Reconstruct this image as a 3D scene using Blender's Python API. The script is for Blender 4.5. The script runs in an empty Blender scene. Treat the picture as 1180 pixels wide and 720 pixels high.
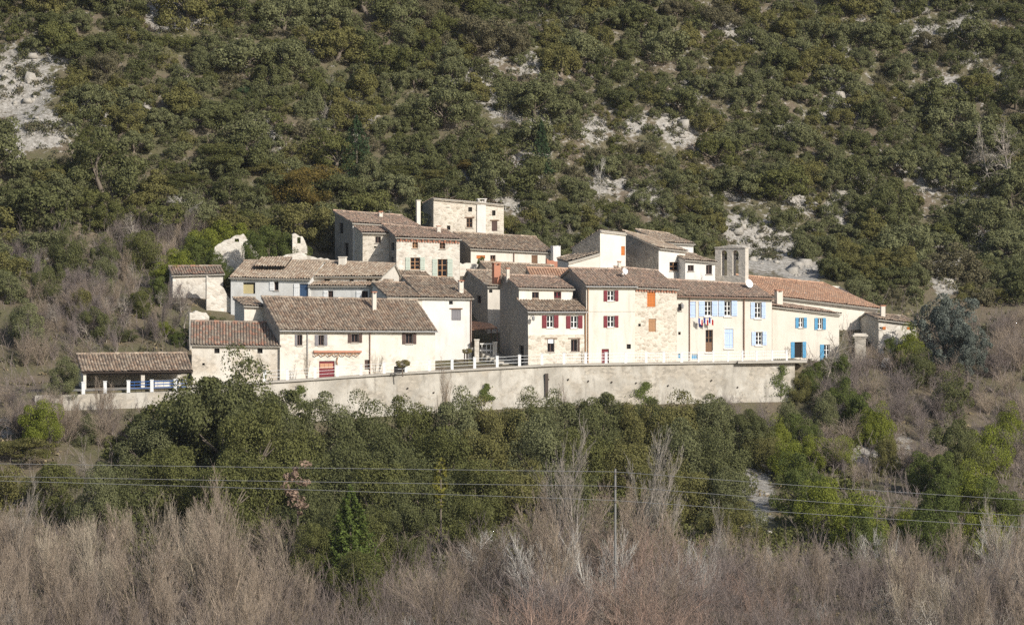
import bpy, math, random
import numpy as np
from mathutils import Vector, noise

# ------------------------------------------------------------------ basics
F, HZ = 3900.0, 250.0            # focal length in photo pixels, horizon row of the photo (1180 x 720)
scene = bpy.context.scene
COL = scene.collection
rnd = random.Random(7)
nr = np.random.default_rng(7)

def at(px, py, d):
    return Vector(((px - 590) / F * d, d, (HZ - py) / F * d))
def topix(x, y, z):
    return 590 + x / y * F, HZ - z / y * F
def lerp(a, b, t): return a + (b - a) * t
def sstep(a, b, x):
    t = min(1, max(0, (x - a) / (b - a))); return t * t * (3 - 2 * t)
def interp(x, pts):
    if x <= pts[0][0]: return pts[0][1]
    for (a, va), (b, vb) in zip(pts, pts[1:]):
        if x <= b: return va + (vb - va) * (x - a) / (b - a)
    return pts[-1][1]

# ------------------------------------------------------------------ materials
M = {}
def nmat(name):
    m = bpy.data.materials.new(name); m.use_nodes = True
    nt = m.node_tree
    b = nt.nodes['Principled BSDF']
    b.inputs['Roughness'].default_value = .85
    b.inputs['Specular IOR Level'].default_value = .2
    M[name] = m
    return m, nt, b
def N(nt, t, **kw):
    n = nt.nodes.new(t)
    for k, v in kw.items():
        if k in n.inputs: n.inputs[k].default_value = v
        else: setattr(n, k, v)
    return n
def L(nt, a, b): nt.links.new(a, b)
def rgba(c): return (c[0], c[1], c[2], 1)
def ramp(nt, fac, stops, interp_='LINEAR'):
    r = nt.nodes.new('ShaderNodeValToRGB'); r.color_ramp.interpolation = interp_
    e = r.color_ramp.elements
    while len(e) < len(stops): e.new(.5)
    for i, (p, c) in enumerate(stops):
        e[i].position = p; e[i].color = rgba(c) if len(c) == 3 else c
    L(nt, fac, r.inputs[0]); return r
def mix(nt, fac, a, b, mode='MIX'):
    m = nt.nodes.new('ShaderNodeMix'); m.data_type = 'RGBA'; m.blend_type = mode
    for s, v in ((0, fac), (6, a), (7, b)):
        if hasattr(v, 'links'): L(nt, v, m.inputs[s])
        else: m.inputs[s].default_value = v if s == 0 else rgba(v)
    return m.outputs[2]
def objco(nt, scale=(1, 1, 1)):
    tc = nt.nodes.new('ShaderNodeTexCoord'); mp = nt.nodes.new('ShaderNodeMapping')
    mp.inputs['Scale'].default_value = scale
    oi = nt.nodes.new('ShaderNodeObjectInfo'); ad = N(nt, 'ShaderNodeVectorMath', operation='ADD')
    L(nt, tc.outputs['Object'], mp.inputs[0]); return mp.outputs[0]
def noi(nt, co, scale, detail=4, rough=.6):
    n = N(nt, 'ShaderNodeTexNoise', Scale=scale, Detail=detail, Roughness=rough)
    L(nt, co, n.inputs['Vector']); return n.outputs['Fac']
def bump(nt, b, h, strength=.4, dist=.05):
    bp = N(nt, 'ShaderNodeBump', Strength=strength, Distance=dist)
    L(nt, h, bp.inputs['Height']); L(nt, bp.outputs[0], b.inputs['Normal'])

def plaster(name, base, stain, stone=None, amt=.5, streak=.45):
    m, nt, b = nmat(name)
    co = objco(nt); st = objco(nt, (1, 1, .18))
    n1 = noi(nt, co, .55, 5); n2 = noi(nt, co, 4.5, 4); n3 = noi(nt, st, 1.6, 4)
    c = mix(nt, ramp(nt, n1, [(.38, (0, 0, 0)), (.72, (amt, amt, amt))]).outputs[0], base, stain)
    c = mix(nt, ramp(nt, n3, [(.52, (0, 0, 0)), (.75, (streak, streak, streak))]).outputs[0], c, [s * .75 for s in stain])
    c = mix(nt, ramp(nt, n2, [(.3, (.35, .35, .35)), (.6, (0, 0, 0))]).outputs[0], c, [s * .82 for s in base])
    if stone:
        v = N(nt, 'ShaderNodeTexVoronoi', Scale=3.0); L(nt, objco(nt, (1, 1, 1.6)), v.inputs['Vector'])
        sc = ramp(nt, v.outputs['Color'], [(.1, [s * .7 for s in stone]), (.5, stone), (.9, [min(1, s * 1.25) for s in stone])]).outputs[0]
        n4 = noi(nt, co, .4, 5, .65)
        c = mix(nt, ramp(nt, n4, [(.47, (0, 0, 0)), (.56, (.8, .8, .8))]).outputs[0], c, sc)
    L(nt, c, b.inputs['Base Color'])
    bump(nt, b, n2, .5, .03)
def rubble(name, cols, mortar, scale=2.6, mort=.06):
    m, nt, b = nmat(name)
    co = objco(nt, (1, 1, 1.55)); wob = N(nt, 'ShaderNodeTexNoise', Scale=2.2, Detail=2)
    L(nt, co, wob.inputs['Vector'])
    ad = N(nt, 'ShaderNodeVectorMath', operation='MULTIPLY_ADD'); ad.inputs[1].default_value = (.25, .25, .25)
    L(nt, wob.outputs['Color'], ad.inputs[0]); L(nt, co, ad.inputs[2])
    v = N(nt, 'ShaderNodeTexVoronoi', Scale=scale); L(nt, ad.outputs[0], v.inputs['Vector'])
    e = N(nt, 'ShaderNodeTexVoronoi', Scale=scale, feature='DISTANCE_TO_EDGE'); L(nt, ad.outputs[0], e.inputs['Vector'])
    sx = nt.nodes.new('ShaderNodeSeparateColor'); L(nt, v.outputs['Color'], sx.inputs[0])
    k = len(cols)
    c = ramp(nt, sx.outputs[0], [(i / max(1, k - 1), cols[i]) for i in range(k)]).outputs[0]
    c = mix(nt, ramp(nt, e.outputs['Distance'], [(mort * .4, (1, 1, 1)), (mort, (0, 0, 0))]).outputs[0], c, mortar)
    n1 = noi(nt, objco(nt), .5, 5)
    c = mix(nt, ramp(nt, n1, [(.45, (0, 0, 0)), (.7, (.5, .5, .5))]).outputs[0], c, [x * .72 for x in mortar])
    L(nt, c, b.inputs['Base Color'])
    bump(nt, b, e.outputs['Distance'], .6, .08)
def tiles(name, cols, lichen=(.26, .25, .2), la=.5):
    m, nt, b = nmat(name)
    uv = nt.nodes.new('ShaderNodeUVMap'); fl = N(nt, 'ShaderNodeVectorMath', operation='FLOOR')
    L(nt, uv.outputs[0], fl.inputs[0])
    w = N(nt, 'ShaderNodeTexWhiteNoise', noise_dimensions='2D'); L(nt, fl.outputs[0], w.inputs['Vector'])
    k = len(cols)
    c = ramp(nt, w.outputs['Value'], [(i / k, cols[i]) for i in range(k)], 'CONSTANT').outputs[0]
    co = objco(nt)
    n1 = noi(nt, co, .8, 6, .7); n2 = noi(nt, co, 7, 3)
    c = mix(nt, ramp(nt, n1, [(.45, (0, 0, 0)), (.66, (la, la, la))]).outputs[0], c, lichen)
    c = mix(nt, ramp(nt, n2, [(.35, (.5, .5, .5)), (.6, (0, 0, 0))]).outputs[0], c, [x * .45 for x in cols[0]])
    # darker colour towards the grooves between the covers
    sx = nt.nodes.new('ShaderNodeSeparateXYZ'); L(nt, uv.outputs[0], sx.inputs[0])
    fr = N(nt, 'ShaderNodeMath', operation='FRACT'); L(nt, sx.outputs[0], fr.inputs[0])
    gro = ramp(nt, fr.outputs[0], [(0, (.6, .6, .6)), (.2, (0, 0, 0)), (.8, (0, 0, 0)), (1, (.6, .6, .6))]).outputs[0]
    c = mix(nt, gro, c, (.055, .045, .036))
    L(nt, c, b.inputs['Base Color'])
    bump(nt, b, n2, .3, .02)
def paint(name, col, rough=.6, wear=.3):
    m, nt, b = nmat(name)
    n = noi(nt, objco(nt), 6, 4)
    c = mix(nt, ramp(nt, n, [(.45, (0, 0, 0)), (.75, (wear, wear, wear))]).outputs[0], col, [x * .6 + .05 for x in col])
    L(nt, c, b.inputs['Base Color']); b.inputs['Roughness'].default_value = rough
def leaf(name, a, c2, tip=None):
    m, nt, b = nmat(name)
    g = nt.nodes.new('ShaderNodeNewGeometry'); oi = nt.nodes.new('ShaderNodeObjectInfo')
    base = mix(nt, oi.outputs['Random'], a, c2)
    r = ramp(nt, g.outputs['Random Per Island'], [(0, (.72, .72, .72)), (.5, (1, 1, 1)), (1, (1.32, 1.32, 1.28))]).outputs[0]
    c = mix(nt, 1.0, base, r, 'MULTIPLY')
    if tip:
        n = noi(nt, objco(nt), 1.1, 2)
        c = mix(nt, ramp(nt, n, [(.5, (0, 0, 0)), (.62, (.8, .8, .8))]).outputs[0], c, tip)
    L(nt, c, b.inputs['Base Color']); b.inputs['Roughness'].default_value = .7
    b.inputs['Specular IOR Level'].default_value = .08
    tr = nt.nodes.new('ShaderNodeBsdfTranslucent'); L(nt, c, tr.inputs['Color'])
    mx = nt.nodes.new('ShaderNodeMixShader'); mx.inputs[0].default_value = .24
    out = nt.nodes['Material Output']
    L(nt, b.outputs[0], mx.inputs[1]); L(nt, tr.outputs[0], mx.inputs[2]); L(nt, mx.outputs[0], out.inputs['Surface'])
def bark(name, a, c2):
    m, nt, b = nmat(name)
    oi = nt.nodes.new('ShaderNodeObjectInfo')
    base = mix(nt, oi.outputs['Random'], a, c2)
    g = nt.nodes.new('ShaderNodeNewGeometry')
    r = ramp(nt, g.outputs['Random Per Island'], [(0, (.6, .6, .6)), (1, (1.4, 1.4, 1.4))]).outputs[0]
    L(nt, mix(nt, 1.0, base, r, 'MULTIPLY'), b.inputs['Base Color'])

plaster('cream_plaster', (.67, .625, .545), (.49, .44, .365), stone=(.56, .505, .425), amt=.6)
plaster('smooth_cream', (.66, .615, .53), (.52, .47, .39), amt=.45, streak=.6)
plaster('pale_cream_plaster', (.69, .65, .575), (.51, .465, .39), amt=.6)
plaster('beige_plaster', (.61, .565, .49), (.47, .42, .35))
plaster('white_plaster', (.66, .64, .60), (.48, .44, .385))
plaster('bluish_whitewash', (.64, .635, .605), (.44, .42, .38), amt=.7)
plaster('patchy_plaster', (.68, .635, .555), (.49, .435, .355), stone=(.46, .40, .32), amt=.7)
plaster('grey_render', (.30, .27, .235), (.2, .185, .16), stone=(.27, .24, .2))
plaster('stained_concrete', (.50, .465, .40), (.25, .225, .185), stone=(.35, .31, .25), amt=.95, streak=.95)
plaster('concrete', (.40, .37, .32), (.30, .27, .22))
rubble('golden_rubble', [(.36, .31, .24), (.54, .48, .39), (.62, .56, .47), (.45, .39, .31)], (.62, .57, .48))
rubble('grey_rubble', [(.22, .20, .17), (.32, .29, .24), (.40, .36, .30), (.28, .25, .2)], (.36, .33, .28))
rubble('pale_rubble', [(.40, .355, .295), (.62, .575, .50), (.50, .445, .37), (.68, .64, .565)], (.60, .555, .48), 2.4)
rubble('bell_stone', [(.46, .42, .36), (.56, .51, .44), (.51, .465, .40)], (.53, .48, .41), 1.8)
tiles('brown_tiles', [(.27, .195, .14), (.37, .275, .195), (.20, .15, .112), (.46, .365, .27), (.33, .225, .155), (.35, .275, .205)])
tiles('pale_tiles', [(.35, .265, .19), (.44, .35, .26), (.29, .215, .155), (.49, .41, .31), (.38, .295, .215), (.33, .235, .165)], (.38, .35, .29), .45)
tiles('rosy_tiles', [(.36, .25, .185), (.31, .22, .165), (.43, .32, .245), (.27, .205, .155), (.38, .29, .225), (.44, .30, .215)], (.30, .27, .21), .5)
tiles('orange_tiles', [(.48, .295, .19), (.44, .26, .165), (.52, .335, .225), (.43, .255, .17)], (.44, .35, .27), .45)
tiles('red_patch_tiles', [(.25, .185, .14), (.38, .20, .135), (.32, .185, .13), (.29, .23, .175), (.37, .29, .22), (.21, .16, .125)])
paint('white_paint', (.75, .75, .73)); paint('window_white', (.72, .71, .68), .5, .15)
paint('burgundy_paint', (.17, .028, .035)); paint('pale_blue_paint', (.42, .52, .70), .6, .12)
paint('bright_blue_paint', (.085, .27, .44)); paint('deep_blue_paint', (.035, .10, .28)); paint('slate_paint', (.045, .085, .16)); paint('orange_paint', (.48, .155, .035))
paint('brown_paint', (.16, .09, .05)); paint('tan_wood', (.36, .2, .10)); paint('grey_paint', (.20, .19, .20))
paint('dark_brown_paint', (.09, .055, .045)); paint('sage_paint', (.42, .47, .40)); paint('salmon_wood', (.45, .24, .14))
paint('dark_wood', (.06, .045, .035)); paint('zinc', (.30, .29, .28), .5); paint('copper_pipe', (.22, .13, .09), .5)
paint('terracotta', (.42, .19, .12), .9); paint('yellow_board', (.50, .42, .22)); paint('rail_metal', (.42, .43, .44), .5)
paint('flag_red', (.45, .04, .03)); paint('flag_white', (.7, .7, .7)); paint('flag_blue', (.03, .05, .25))
paint('pole_concrete', (.2, .195, .18)); paint('wire_metal', (.19, .19, .19), .6); paint('insulator', (.2, .12, .08), .3)
m_, nt_, b_ = nmat('dark_pane'); b_.inputs['Base Color'].default_value = (.012, .013, .016, 1); b_.inputs['Roughness'].default_value = .12
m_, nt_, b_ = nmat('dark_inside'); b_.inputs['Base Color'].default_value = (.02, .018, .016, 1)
leaf('oak_grey', (0.132, 0.1364, 0.0616), (0.1562, 0.1606, 0.077)); leaf('oak_dark', (0.0952, 0.1008, 0.04032), (0.1165, 0.121, 0.04928))
leaf('oak_olive', (0.1407, 0.1323, 0.0462), (0.1575, 0.1449, 0.0525)); leaf('oak_green', (0.104, 0.108, 0.036), (0.122, 0.124, 0.042))
leaf('oak_brown', (.122, .110, .062), (.132, .116, .066)); leaf('box_bright', (0.15, 0.17, 0.028), (0.175, 0.19, 0.034))
leaf('golden', (.14, .105, .03), (.16, .12, .035)); leaf('pine_green', (.045, .072, .032), (.055, .08, .035))
leaf('cedar_blue', (.115, .13, .11), (.125, .14, .118)); leaf('yellow_ivy', (.135, .13, .024), (.15, .14, .03)); leaf('cypress_leaf', (0.085, 0.115, 0.024), (0.095, 0.125, 0.03))
leaf('dead_leaf', (.25, .175, .125), (.27, .19, .14)); leaf('ivy_green', (0.088, 0.108, 0.03), (0.104, 0.122, 0.034)); leaf('climber_leaf', (.17, .15, .06), (.19, .16, .07))
leaf('scrub_leaf', (.10, .10, .055), (.10, .10, .055), (.15, .125, .075)); leaf('dry_grass', (.26, .2, .125), (.22, .19, .10), (.16, .15, .07))
bark('twig_pink', (.315, .25, .185), (.27, .215, .165)); bark('twig_grey', (.32, .285, .235), (.27, .235, .195)); bark('twig_red', (.315, .215, .165), (.285, .205, .16))
bark('twig_straw', (.385, .32, .232), (.34, .285, .212)); bark('twig_mauve', (.22, .18, .16), (.18, .148, .132)); bark('twig_dark', (.17, .135, .115), (.14, .115, .1)); bark('trunk_bark', (.13, .105, .08), (.16, .13, .1)); bark('white_bark', (.5, .47, .42), (.42, .39, .34))

m = bpy.data.materials.new('haze_air'); m.use_nodes = True; nt = m.node_tree; nt.nodes.remove(nt.nodes['Principled BSDF'])
pv = nt.nodes.new('ShaderNodeVolumePrincipled'); pv.inputs['Color'].default_value = (.9, .93, 1, 1); pv.inputs['Density'].default_value = .00006; pv.inputs['Anisotropy'].default_value = .2
nt.links.new(pv.outputs[0], nt.nodes['Material Output'].inputs['Volume']); M['haze_air'] = m
def ground_material():
    m, nt, b = nmat('hill_ground')
    co = objco(nt)
    n1 = noi(nt, co, .18, 6, .65); n2 = noi(nt, co, 1.6, 5, .7); n3 = noi(nt, co, 6, 3)
    earth = mix(nt, n2, (.07, .055, .036), (.19, .15, .105))
    grass = mix(nt, n3, (.06, .06, .028), (.14, .125, .065))
    c = mix(nt, ramp(nt, n1, [(.4, (0, 0, 0)), (.6, (1, 1, 1))]).outputs[0], earth, grass)
    rock = mix(nt, ramp(nt, noi(nt, co, 2.6, 6, .75), [(.34, (0, 0, 0)), (.62, (1, 1, 1))]).outputs[0], (.13, .115, .09), (.40, .375, .335))
    at_ = N(nt, 'ShaderNodeAttribute', attribute_name='rock')
    ad = N(nt, 'ShaderNodeMath', operation='ADD'); L(nt, at_.outputs['Fac'], ad.inputs[0])
    sb = N(nt, 'ShaderNodeMath', operation='MULTIPLY_ADD'); L(nt, n2, sb.inputs[0]); sb.inputs[1].default_value = 2.0; sb.inputs[2].default_value = -1.0
    L(nt, sb.outputs[0], ad.inputs[1])
    c = mix(nt, ramp(nt, ad.outputs[0], [(.35, (0, 0, 0)), (.55, (1, 1, 1))]).outputs[0], c, rock)
    L(nt, c, b.inputs['Base Color']); bump(nt, b, n2, .6, .25)
ground_material()
m, nt, b = nmat('limestone'); co = objco(nt)
L(nt, mix(nt, noi(nt, co, 1.7, 6, .7), (.20, .18, .15), (.45, .42, .37)), b.inputs['Base Color']); bump(nt, b, noi(nt, co, 4, 5), .7, .1)
m, nt, b = nmat('road_surface'); co = objco(nt)
L(nt, mix(nt, noi(nt, co, .9, 6, .7), (.22, .205, .18), (.32, .30, .265)), b.inputs['Base Color'])

# ------------------------------------------------------------------ mesh helpers
class MB:
    def __init__(s): s.v = []; s.f = []; s.m = []; s.uv = []
    def quad(s, a, b, c, d, m=0):
        n = len(s.v); s.v += [tuple(a), tuple(b), tuple(c), tuple(d)]; s.uv += [(0, 0)] * 4
        s.f.append((n, n + 1, n + 2, n + 3)); s.m.append(m)
    def poly(s, pts, m=0):
        n = len(s.v); s.v += [tuple(p) for p in pts]; s.uv += [(0, 0)] * len(pts)
        s.f.append(tuple(range(n, n + len(pts)))); s.m.append(m)
    def hexa(s, p, m=0):                       # p: 8 corners, bottom 4 then top 4, counter-clockwise
        n = len(s.v); s.v += [tuple(q) for q in p]; s.uv += [(0, 0)] * 8
        for f in ((0, 3, 2, 1), (4, 5, 6, 7), (0, 1, 5, 4), (1, 2, 6, 5), (2, 3, 7, 6), (3, 0, 4, 7)):
            s.f.append(tuple(n + i for i in f)); s.m.append(m)
    def box(s, o, a, b, c, m=0):               # corner o, three edge vectors
        o, a, b, c = Vector(o), Vector(a), Vector(b), Vector(c)
        s.hexa([o, o + a, o + a + b, o + b, o + c, o + a + c, o + a + b + c, o + b + c], m)
    def tube(s, pts, r, k=6, m=0, caps=True):
        pts = [Vector(p) for p in pts]; rs = r if isinstance(r, (list, tuple)) else [r] * len(pts)
        rings = []
        for i, p in enumerate(pts):
            d = (pts[min(i + 1, len(pts) - 1)] - pts[max(i - 1, 0)]).normalized()
            a = d.orthogonal().normalized(); b_ = d.cross(a)
            n = len(s.v)
            for j in range(k):
                t = 2 * math.pi * j / k
                s.v.append(tuple(p + (a * math.cos(t) + b_ * math.sin(t)) * rs[i])); s.uv.append((0, 0))
            rings.append(n)
        for i in range(len(pts) - 1):
            for j in range(k):
                q = (j + 1) % k
                s.f.append((rings[i] + j, rings[i] + q, rings[i + 1] + q, rings[i + 1] + j)); s.m.append(m)
        if caps:
            s.f.append(tuple(rings[0] + j for j in reversed(range(k)))); s.m.append(m)
            s.f.append(tuple(rings[-1] + j for j in range(k))); s.m.append(m)
    def arrays(s, verts, faces, m=0, uv=None):
        n = len(s.v); s.v += [tuple(p) for p in verts]
        s.uv += [tuple(u) for u in uv] if uv is not None else [(0, 0)] * len(verts)
        s.f += [tuple(int(i) + n for i in f) for f in faces]; s.m += [m] * len(faces)
    def build(s, name, mats, parent=None, smooth=False, origin=None):
        o3 = Vector(origin) if origin is not None else (root_of(parent).location if parent else Vector((0, 0, 0)))
        me = bpy.data.meshes.new(name)
        me.from_pydata([(p[0] - o3.x, p[1] - o3.y, p[2] - o3.z) for p in s.v], [], s.f)
        for mt in (mats if isinstance(mats, (list, tuple)) else [mats]): me.materials.append(M[mt])
        me.polygons.foreach_set('material_index', s.m)
        uvl = me.uv_layers.new(name='UVMap')
        li = np.empty(len(me.loops), np.int32); me.loops.foreach_get('vertex_index', li)
        uvl.data.foreach_set('uv', np.array(s.uv, np.float32)[li].ravel())
        if smooth: me.polygons.foreach_set('use_smooth', [True] * len(me.polygons))
        me.update()
        o = bpy.data.objects.new(name, me); COL.objects.link(o)
        if parent: o.parent = parent
        elif origin is not None: o.location = o3
        return o
def root_of(o):
    while o.parent: o = o.parent
    return o
def fast_mesh(name, verts, quads, mats, midx=None):
    me = bpy.data.meshes.new(name)
    nv, nf = len(verts), len(quads)
    me.vertices.add(nv); me.vertices.foreach_set('co', np.asarray(verts, np.float32).ravel())
    me.loops.add(nf * 4); me.loops.foreach_set('vertex_index', np.asarray(quads, np.int32).ravel())
    me.polygons.add(nf); me.polygons.foreach_set('loop_start', np.arange(0, nf * 4, 4, dtype=np.int32))
    me.polygons.foreach_set('loop_total', np.full(nf, 4, np.int32))
    for mt in mats: me.materials.append(M[mt])
    if midx is not None: me.polygons.foreach_set('material_index', np.asarray(midx, np.int32))
    me.update(calc_edges=True)
    return me
def tag(o, label=None, cat=None, group=None, kind=None):
    if label: o['label'] = label
    if cat: o['category'] = cat
    if group: o['group'] = group
    if kind: o['kind'] = kind
    return o
def empty(name, loc, label=None, cat=None, group=None):
    o = bpy.data.objects.new(name, None); o.location = loc; o.empty_display_size = .3; COL.objects.link(o)
    return tag(o, label, cat, group)
def copy_tree(o, parent=None):
    c = o.copy(); COL.objects.link(c); c.parent = parent
    for ch in list(o.children): copy_tree(ch, c)
    return c

# ------------------------------------------------------------------ terrain
def ywall(x):
    xc = min(46, max(-46, x)); return 285 + .385 * (xc + 27)
ROAD = [(-60, -14.6), (-38, -14.55), (-27, -14.4), (-19, -14.05), (-10, -13.6), (3.8, -13.08), (25, -13.14), (60, -13.2)]
def road(x): return interp(x, ROAD)
UP = [(0, 0), (5, 0), (10, .3), (27, 7.0), (42, 9.5), (50, 14), (62, 22), (100, 47), (150, 82), (220, 120)]
LOW_W = [(-140, -13.5), (-55, -14), (-18, -9.5), (-4, -6.0), (0, -3.4)]
LOW_N = [(-140, -13.5), (-55, -14), (-18, -9.2), (-4, -3.8), (4, -.6), (10, .3)]
WX0, WX1 = -40.0, 25.6                      # the retaining wall runs between these
def h0(x, s):
    w = sstep(WX0 - 4, WX0, x) * (1 - sstep(WX1, WX1 + 2.5, x))
    r = road(x); up = 1 - sstep(-29, -25, x)
    hn = interp(s, LOW_N) if s < 10 else interp(s, UP)
    hw = (interp(s, LOW_W) + up * interp(s, [(-30, 0), (-4, 3.0), (0, 1.9)]) if s < .25 else (lerp(-3.4 + 1.9 * up, -.03, min(1, (s - .25) / .5)) if s < 4.9 else interp(s, UP) - (.03 if s < 6 else 0)))
    return r + lerp(hn, hw, w)
def ground(x, y):
    s = y - ywall(x)
    if y < 232:
        z = interp(y, [(-30, -1.7), (8, -1.8), (150, -28), (232, -28)])
        if y > 150: z += noise.noise((x * .05, y * .05, 3)) * .6
        zs = h0(x, s); return z if y < 205 else lerp(z, max(z, zs), sstep(205, 232, y))
    z = max(-28.2, h0(x, s))
    a = sstep(8, 40, s) * 1.0 + sstep(-3, -14, s) * .5
    if a > 0: z += a * (noise.noise((x * .16, y * .16, 0)) * .9 + noise.noise((x * .5, y * .5, 5)) * .35)
    return z
# bare limestone seen between the trees: centre and half-size in the photo
SCREE = [(22, 95, 34, 38), (45, 150, 34, 16), (8, 172, 16, 12), (200, 14, 26, 16), (240, 16, 10, 6), (270, 65, 11, 10), (72, 66, 16, 4), (372, 55, 7, 5),
         (685, 150, 11, 10), (775, 142, 11, 20), (608, 186, 11, 6), (700, 212, 15, 7), (732, 142, 11, 4), (855, 217, 26, 10), (882, 284, 28, 26), (925, 310, 22, 11), (788, 150, 6, 14), (850, 262, 12, 12),
         (1108, 35, 16, 10), (1065, 40, 10, 8), (1088, 100, 13, 7), (1073, 205, 9, 13), (1090, 310, 14, 26), (1060, 5, 10, 5), (1122, 68, 6, 4), (965, 110, 6, 5), (955, 90, 8, 3), (880, 92, 8, 5), (908, 148, 7, 4),
         (1128, 275, 14, 6), (666, 21, 8, 4), (540, 88, 26, 5), (505, 90, 7, 4), (575, 60, 7, 5), (1157, 12, 5, 6), (1135, 45, 10, 4)]
_g = random.Random(12)
for _i in range(46):                          # thin broken streaks running down the slope
    _x = _g.choice([_g.uniform(560, 630), _g.uniform(720, 1175), _g.uniform(790, 1175)]) if _i % 4 else _g.uniform(60, 560); _y = _g.uniform(5, 300 if _x > 900 else 225)
    for _k in range(_g.randint(1, 3)): SCREE.append((_x + 9 * _k + _g.uniform(-3, 3), _y + 8 * _k, _g.uniform(3, 8), _g.uniform(2.5, 5)))
def rockiness(x, y, z):
    px, py = topix(x, y, z); v = 0
    if y - ywall(x) < 12:
        for cx, cy, rx, ry in ((868, 572, 22, 44), (1010, 515, 42, 22), (690, 600, 18, 18), (60, 330, 40, 10), (12, 490, 16, 14)):
            v = max(v, 1.1 - .7 * (((px - cx) / rx) ** 2 + ((py - cy) / ry) ** 2))
        return max(0, v)
    for cx, cy, rx, ry in SCREE:
        q = ((px - cx) / (rx + 6)) ** 2 + ((py - cy) / (ry + 6)) ** 2
        v = max(v, 1.15 - q * .7)
    if y - ywall(x) > 40: v = max(v, .26 if px > 560 else .16)
    return max(0, v)
def build_ground():
    xs = np.concatenate([np.arange(-260, -72, 9.0), np.arange(-72, 72, 1.1), np.arange(72, 261, 9.0)])
    ss = np.concatenate([np.arange(-330, -100, 9.0), np.arange(-100, -20, 2.5), np.arange(-20, -1, 1.0), [-1, -.4, 0, .25, .5, .75, 1, 2, 3.5, 4.9, 5.5], np.arange(6.5, 100, 1.1), np.arange(100, 222, 6.0)])
    V = []; R = []
    for s in ss:
        for x in xs:
            y = ywall(x) + s; z = ground(x, y); V.append((x, y, z)); R.append(rockiness(x, y, z))
    nx = len(xs); Q = [(j * nx + i, j * nx + i + 1, (j + 1) * nx + i + 1, (j + 1) * nx + i) for j in range(len(ss) - 1) for i in range(nx - 1)]
    me = fast_mesh('ground', V, Q, ['hill_ground'])
    at_ = me.attributes.new('rock', 'FLOAT', 'POINT'); at_.data.foreach_set('value', np.array(R, np.float32))
    me.polygons.foreach_set('use_smooth', [True] * len(me.polygons))
    o = bpy.data.objects.new('ground', me); COL.objects.link(o); tag(o, kind='structure')
build_ground()

# the village street: a thin sheet on its own ledge
mb = MB(); xs = np.arange(-37, 25.6, 1.5)
for a, b in zip(xs, xs[1:]):
    mb.quad((a, ywall(a) + .7, road(a)), (b, ywall(b) + .7, road(b)), (b, ywall(b) + 6, road(b)), (a, ywall(a) + 6, road(a)))
tag(mb.build('road', 'road_surface'), kind='structure')

# ------------------------------------------------------------------ houses
def tile_plane(mb, eL, eR, rR, rL, mt, md, pitch=.25, row=.38, thick=.1, seed=0, sag=.05):
    """barrel tiles over the bilinear quad eave-left, eave-right, ridge-right, ridge-left, on a closed deck"""
    eL, eR, rR, rL = map(Vector, (eL, eR, rR, rL))
    W_ = max((eR - eL).length, (rR - rL).length); S_ = max((rL - eL).length, (rR - eR).length)
    n = max(3, round(W_ / pitch)); m = max(2, round(S_ / row)); k = 4
    nrm = (eR - eL).cross(rL - eL).normalized()
    if nrm.z < 0: nrm = -nrm
    g = np.random.default_rng(seed + 11)
    colj = g.normal(0, .012, n + 1); rowj = g.normal(0, .03, (n + 1, m + 1)); hj = g.normal(0, .012, (n + 1, m + 1))
    V = []; U = []; prof = [0, .075, .105, .075]
    rows = []
    for j in range(m):
        for end in (0, 1):
            rows.append((j, end))
    nu = n * k + 1
    for j, end in rows:
        for i in range(nu):
            c = min(i // k, n - 1); ph = i % k
            u = i / (n * k); v = (j + end) / m
            if end == 0 : v += rowj[c, j] / max(1, m) * .6
            v = max(0, min(1, v))
            p = eL.lerp(eR, u).lerp(rL.lerp(rR, u), v)
            h = prof[ph] * (1 if ph else 0) + (.05 if end == 0 else .012) + hj[c, j] + colj[c]
            h -= sag * math.sin(math.pi * u) * math.sin(math.pi * min(1, v + .15)) + .03 * noise.noise((p.x * .7, p.y * .7, p.z))
            p = p + nrm * h
            V.append(p); U.append((i / k - 1e-4, j + .5))
    Fc = []
    for r in range(len(rows) - 1):
        for i in range(nu - 1):
            Fc.append((r * nu + i, r * nu + i + 1, (r + 1) * nu + i + 1, (r + 1) * nu + i))
    mb.arrays(V, Fc, mt, U)
    dn = -nrm * thick
    mb.hexa([eL + dn, eR + dn, rR + dn, rL + dn, eL - nrm * .02, eR - nrm * .02, rR - nrm * .02, rL - nrm * .02], md)

def ridge_tiles(mb, a, b, m, r=.13):
    a, b = Vector(a), Vector(b); n = max(2, round((b - a).length / .42)); up = Vector((0, 0, 1))
    d = (b - a).normalized(); sd = d.cross(up).normalized()
    for i in range(n):
        p = a.lerp(b, i / n); q = a.lerp(b, (i + 1.08) / n); rr = r * rnd.uniform(.9, 1.1)
        ring = [(sd * math.cos(t) + up * math.sin(t)) for t in (0, .8, 1.57, 2.34, 3.14)]
        for u, v in zip(ring, ring[1:]):
            mb.quad(p + u * rr * 1.1, q + u * rr, q + v * rr, p + v * rr * 1.1, m)
        k = len(mb.uv)
        for z in range(16): mb.uv[k - 1 - z] = (1000 + i + .5 + r * 100, .5)

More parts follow.
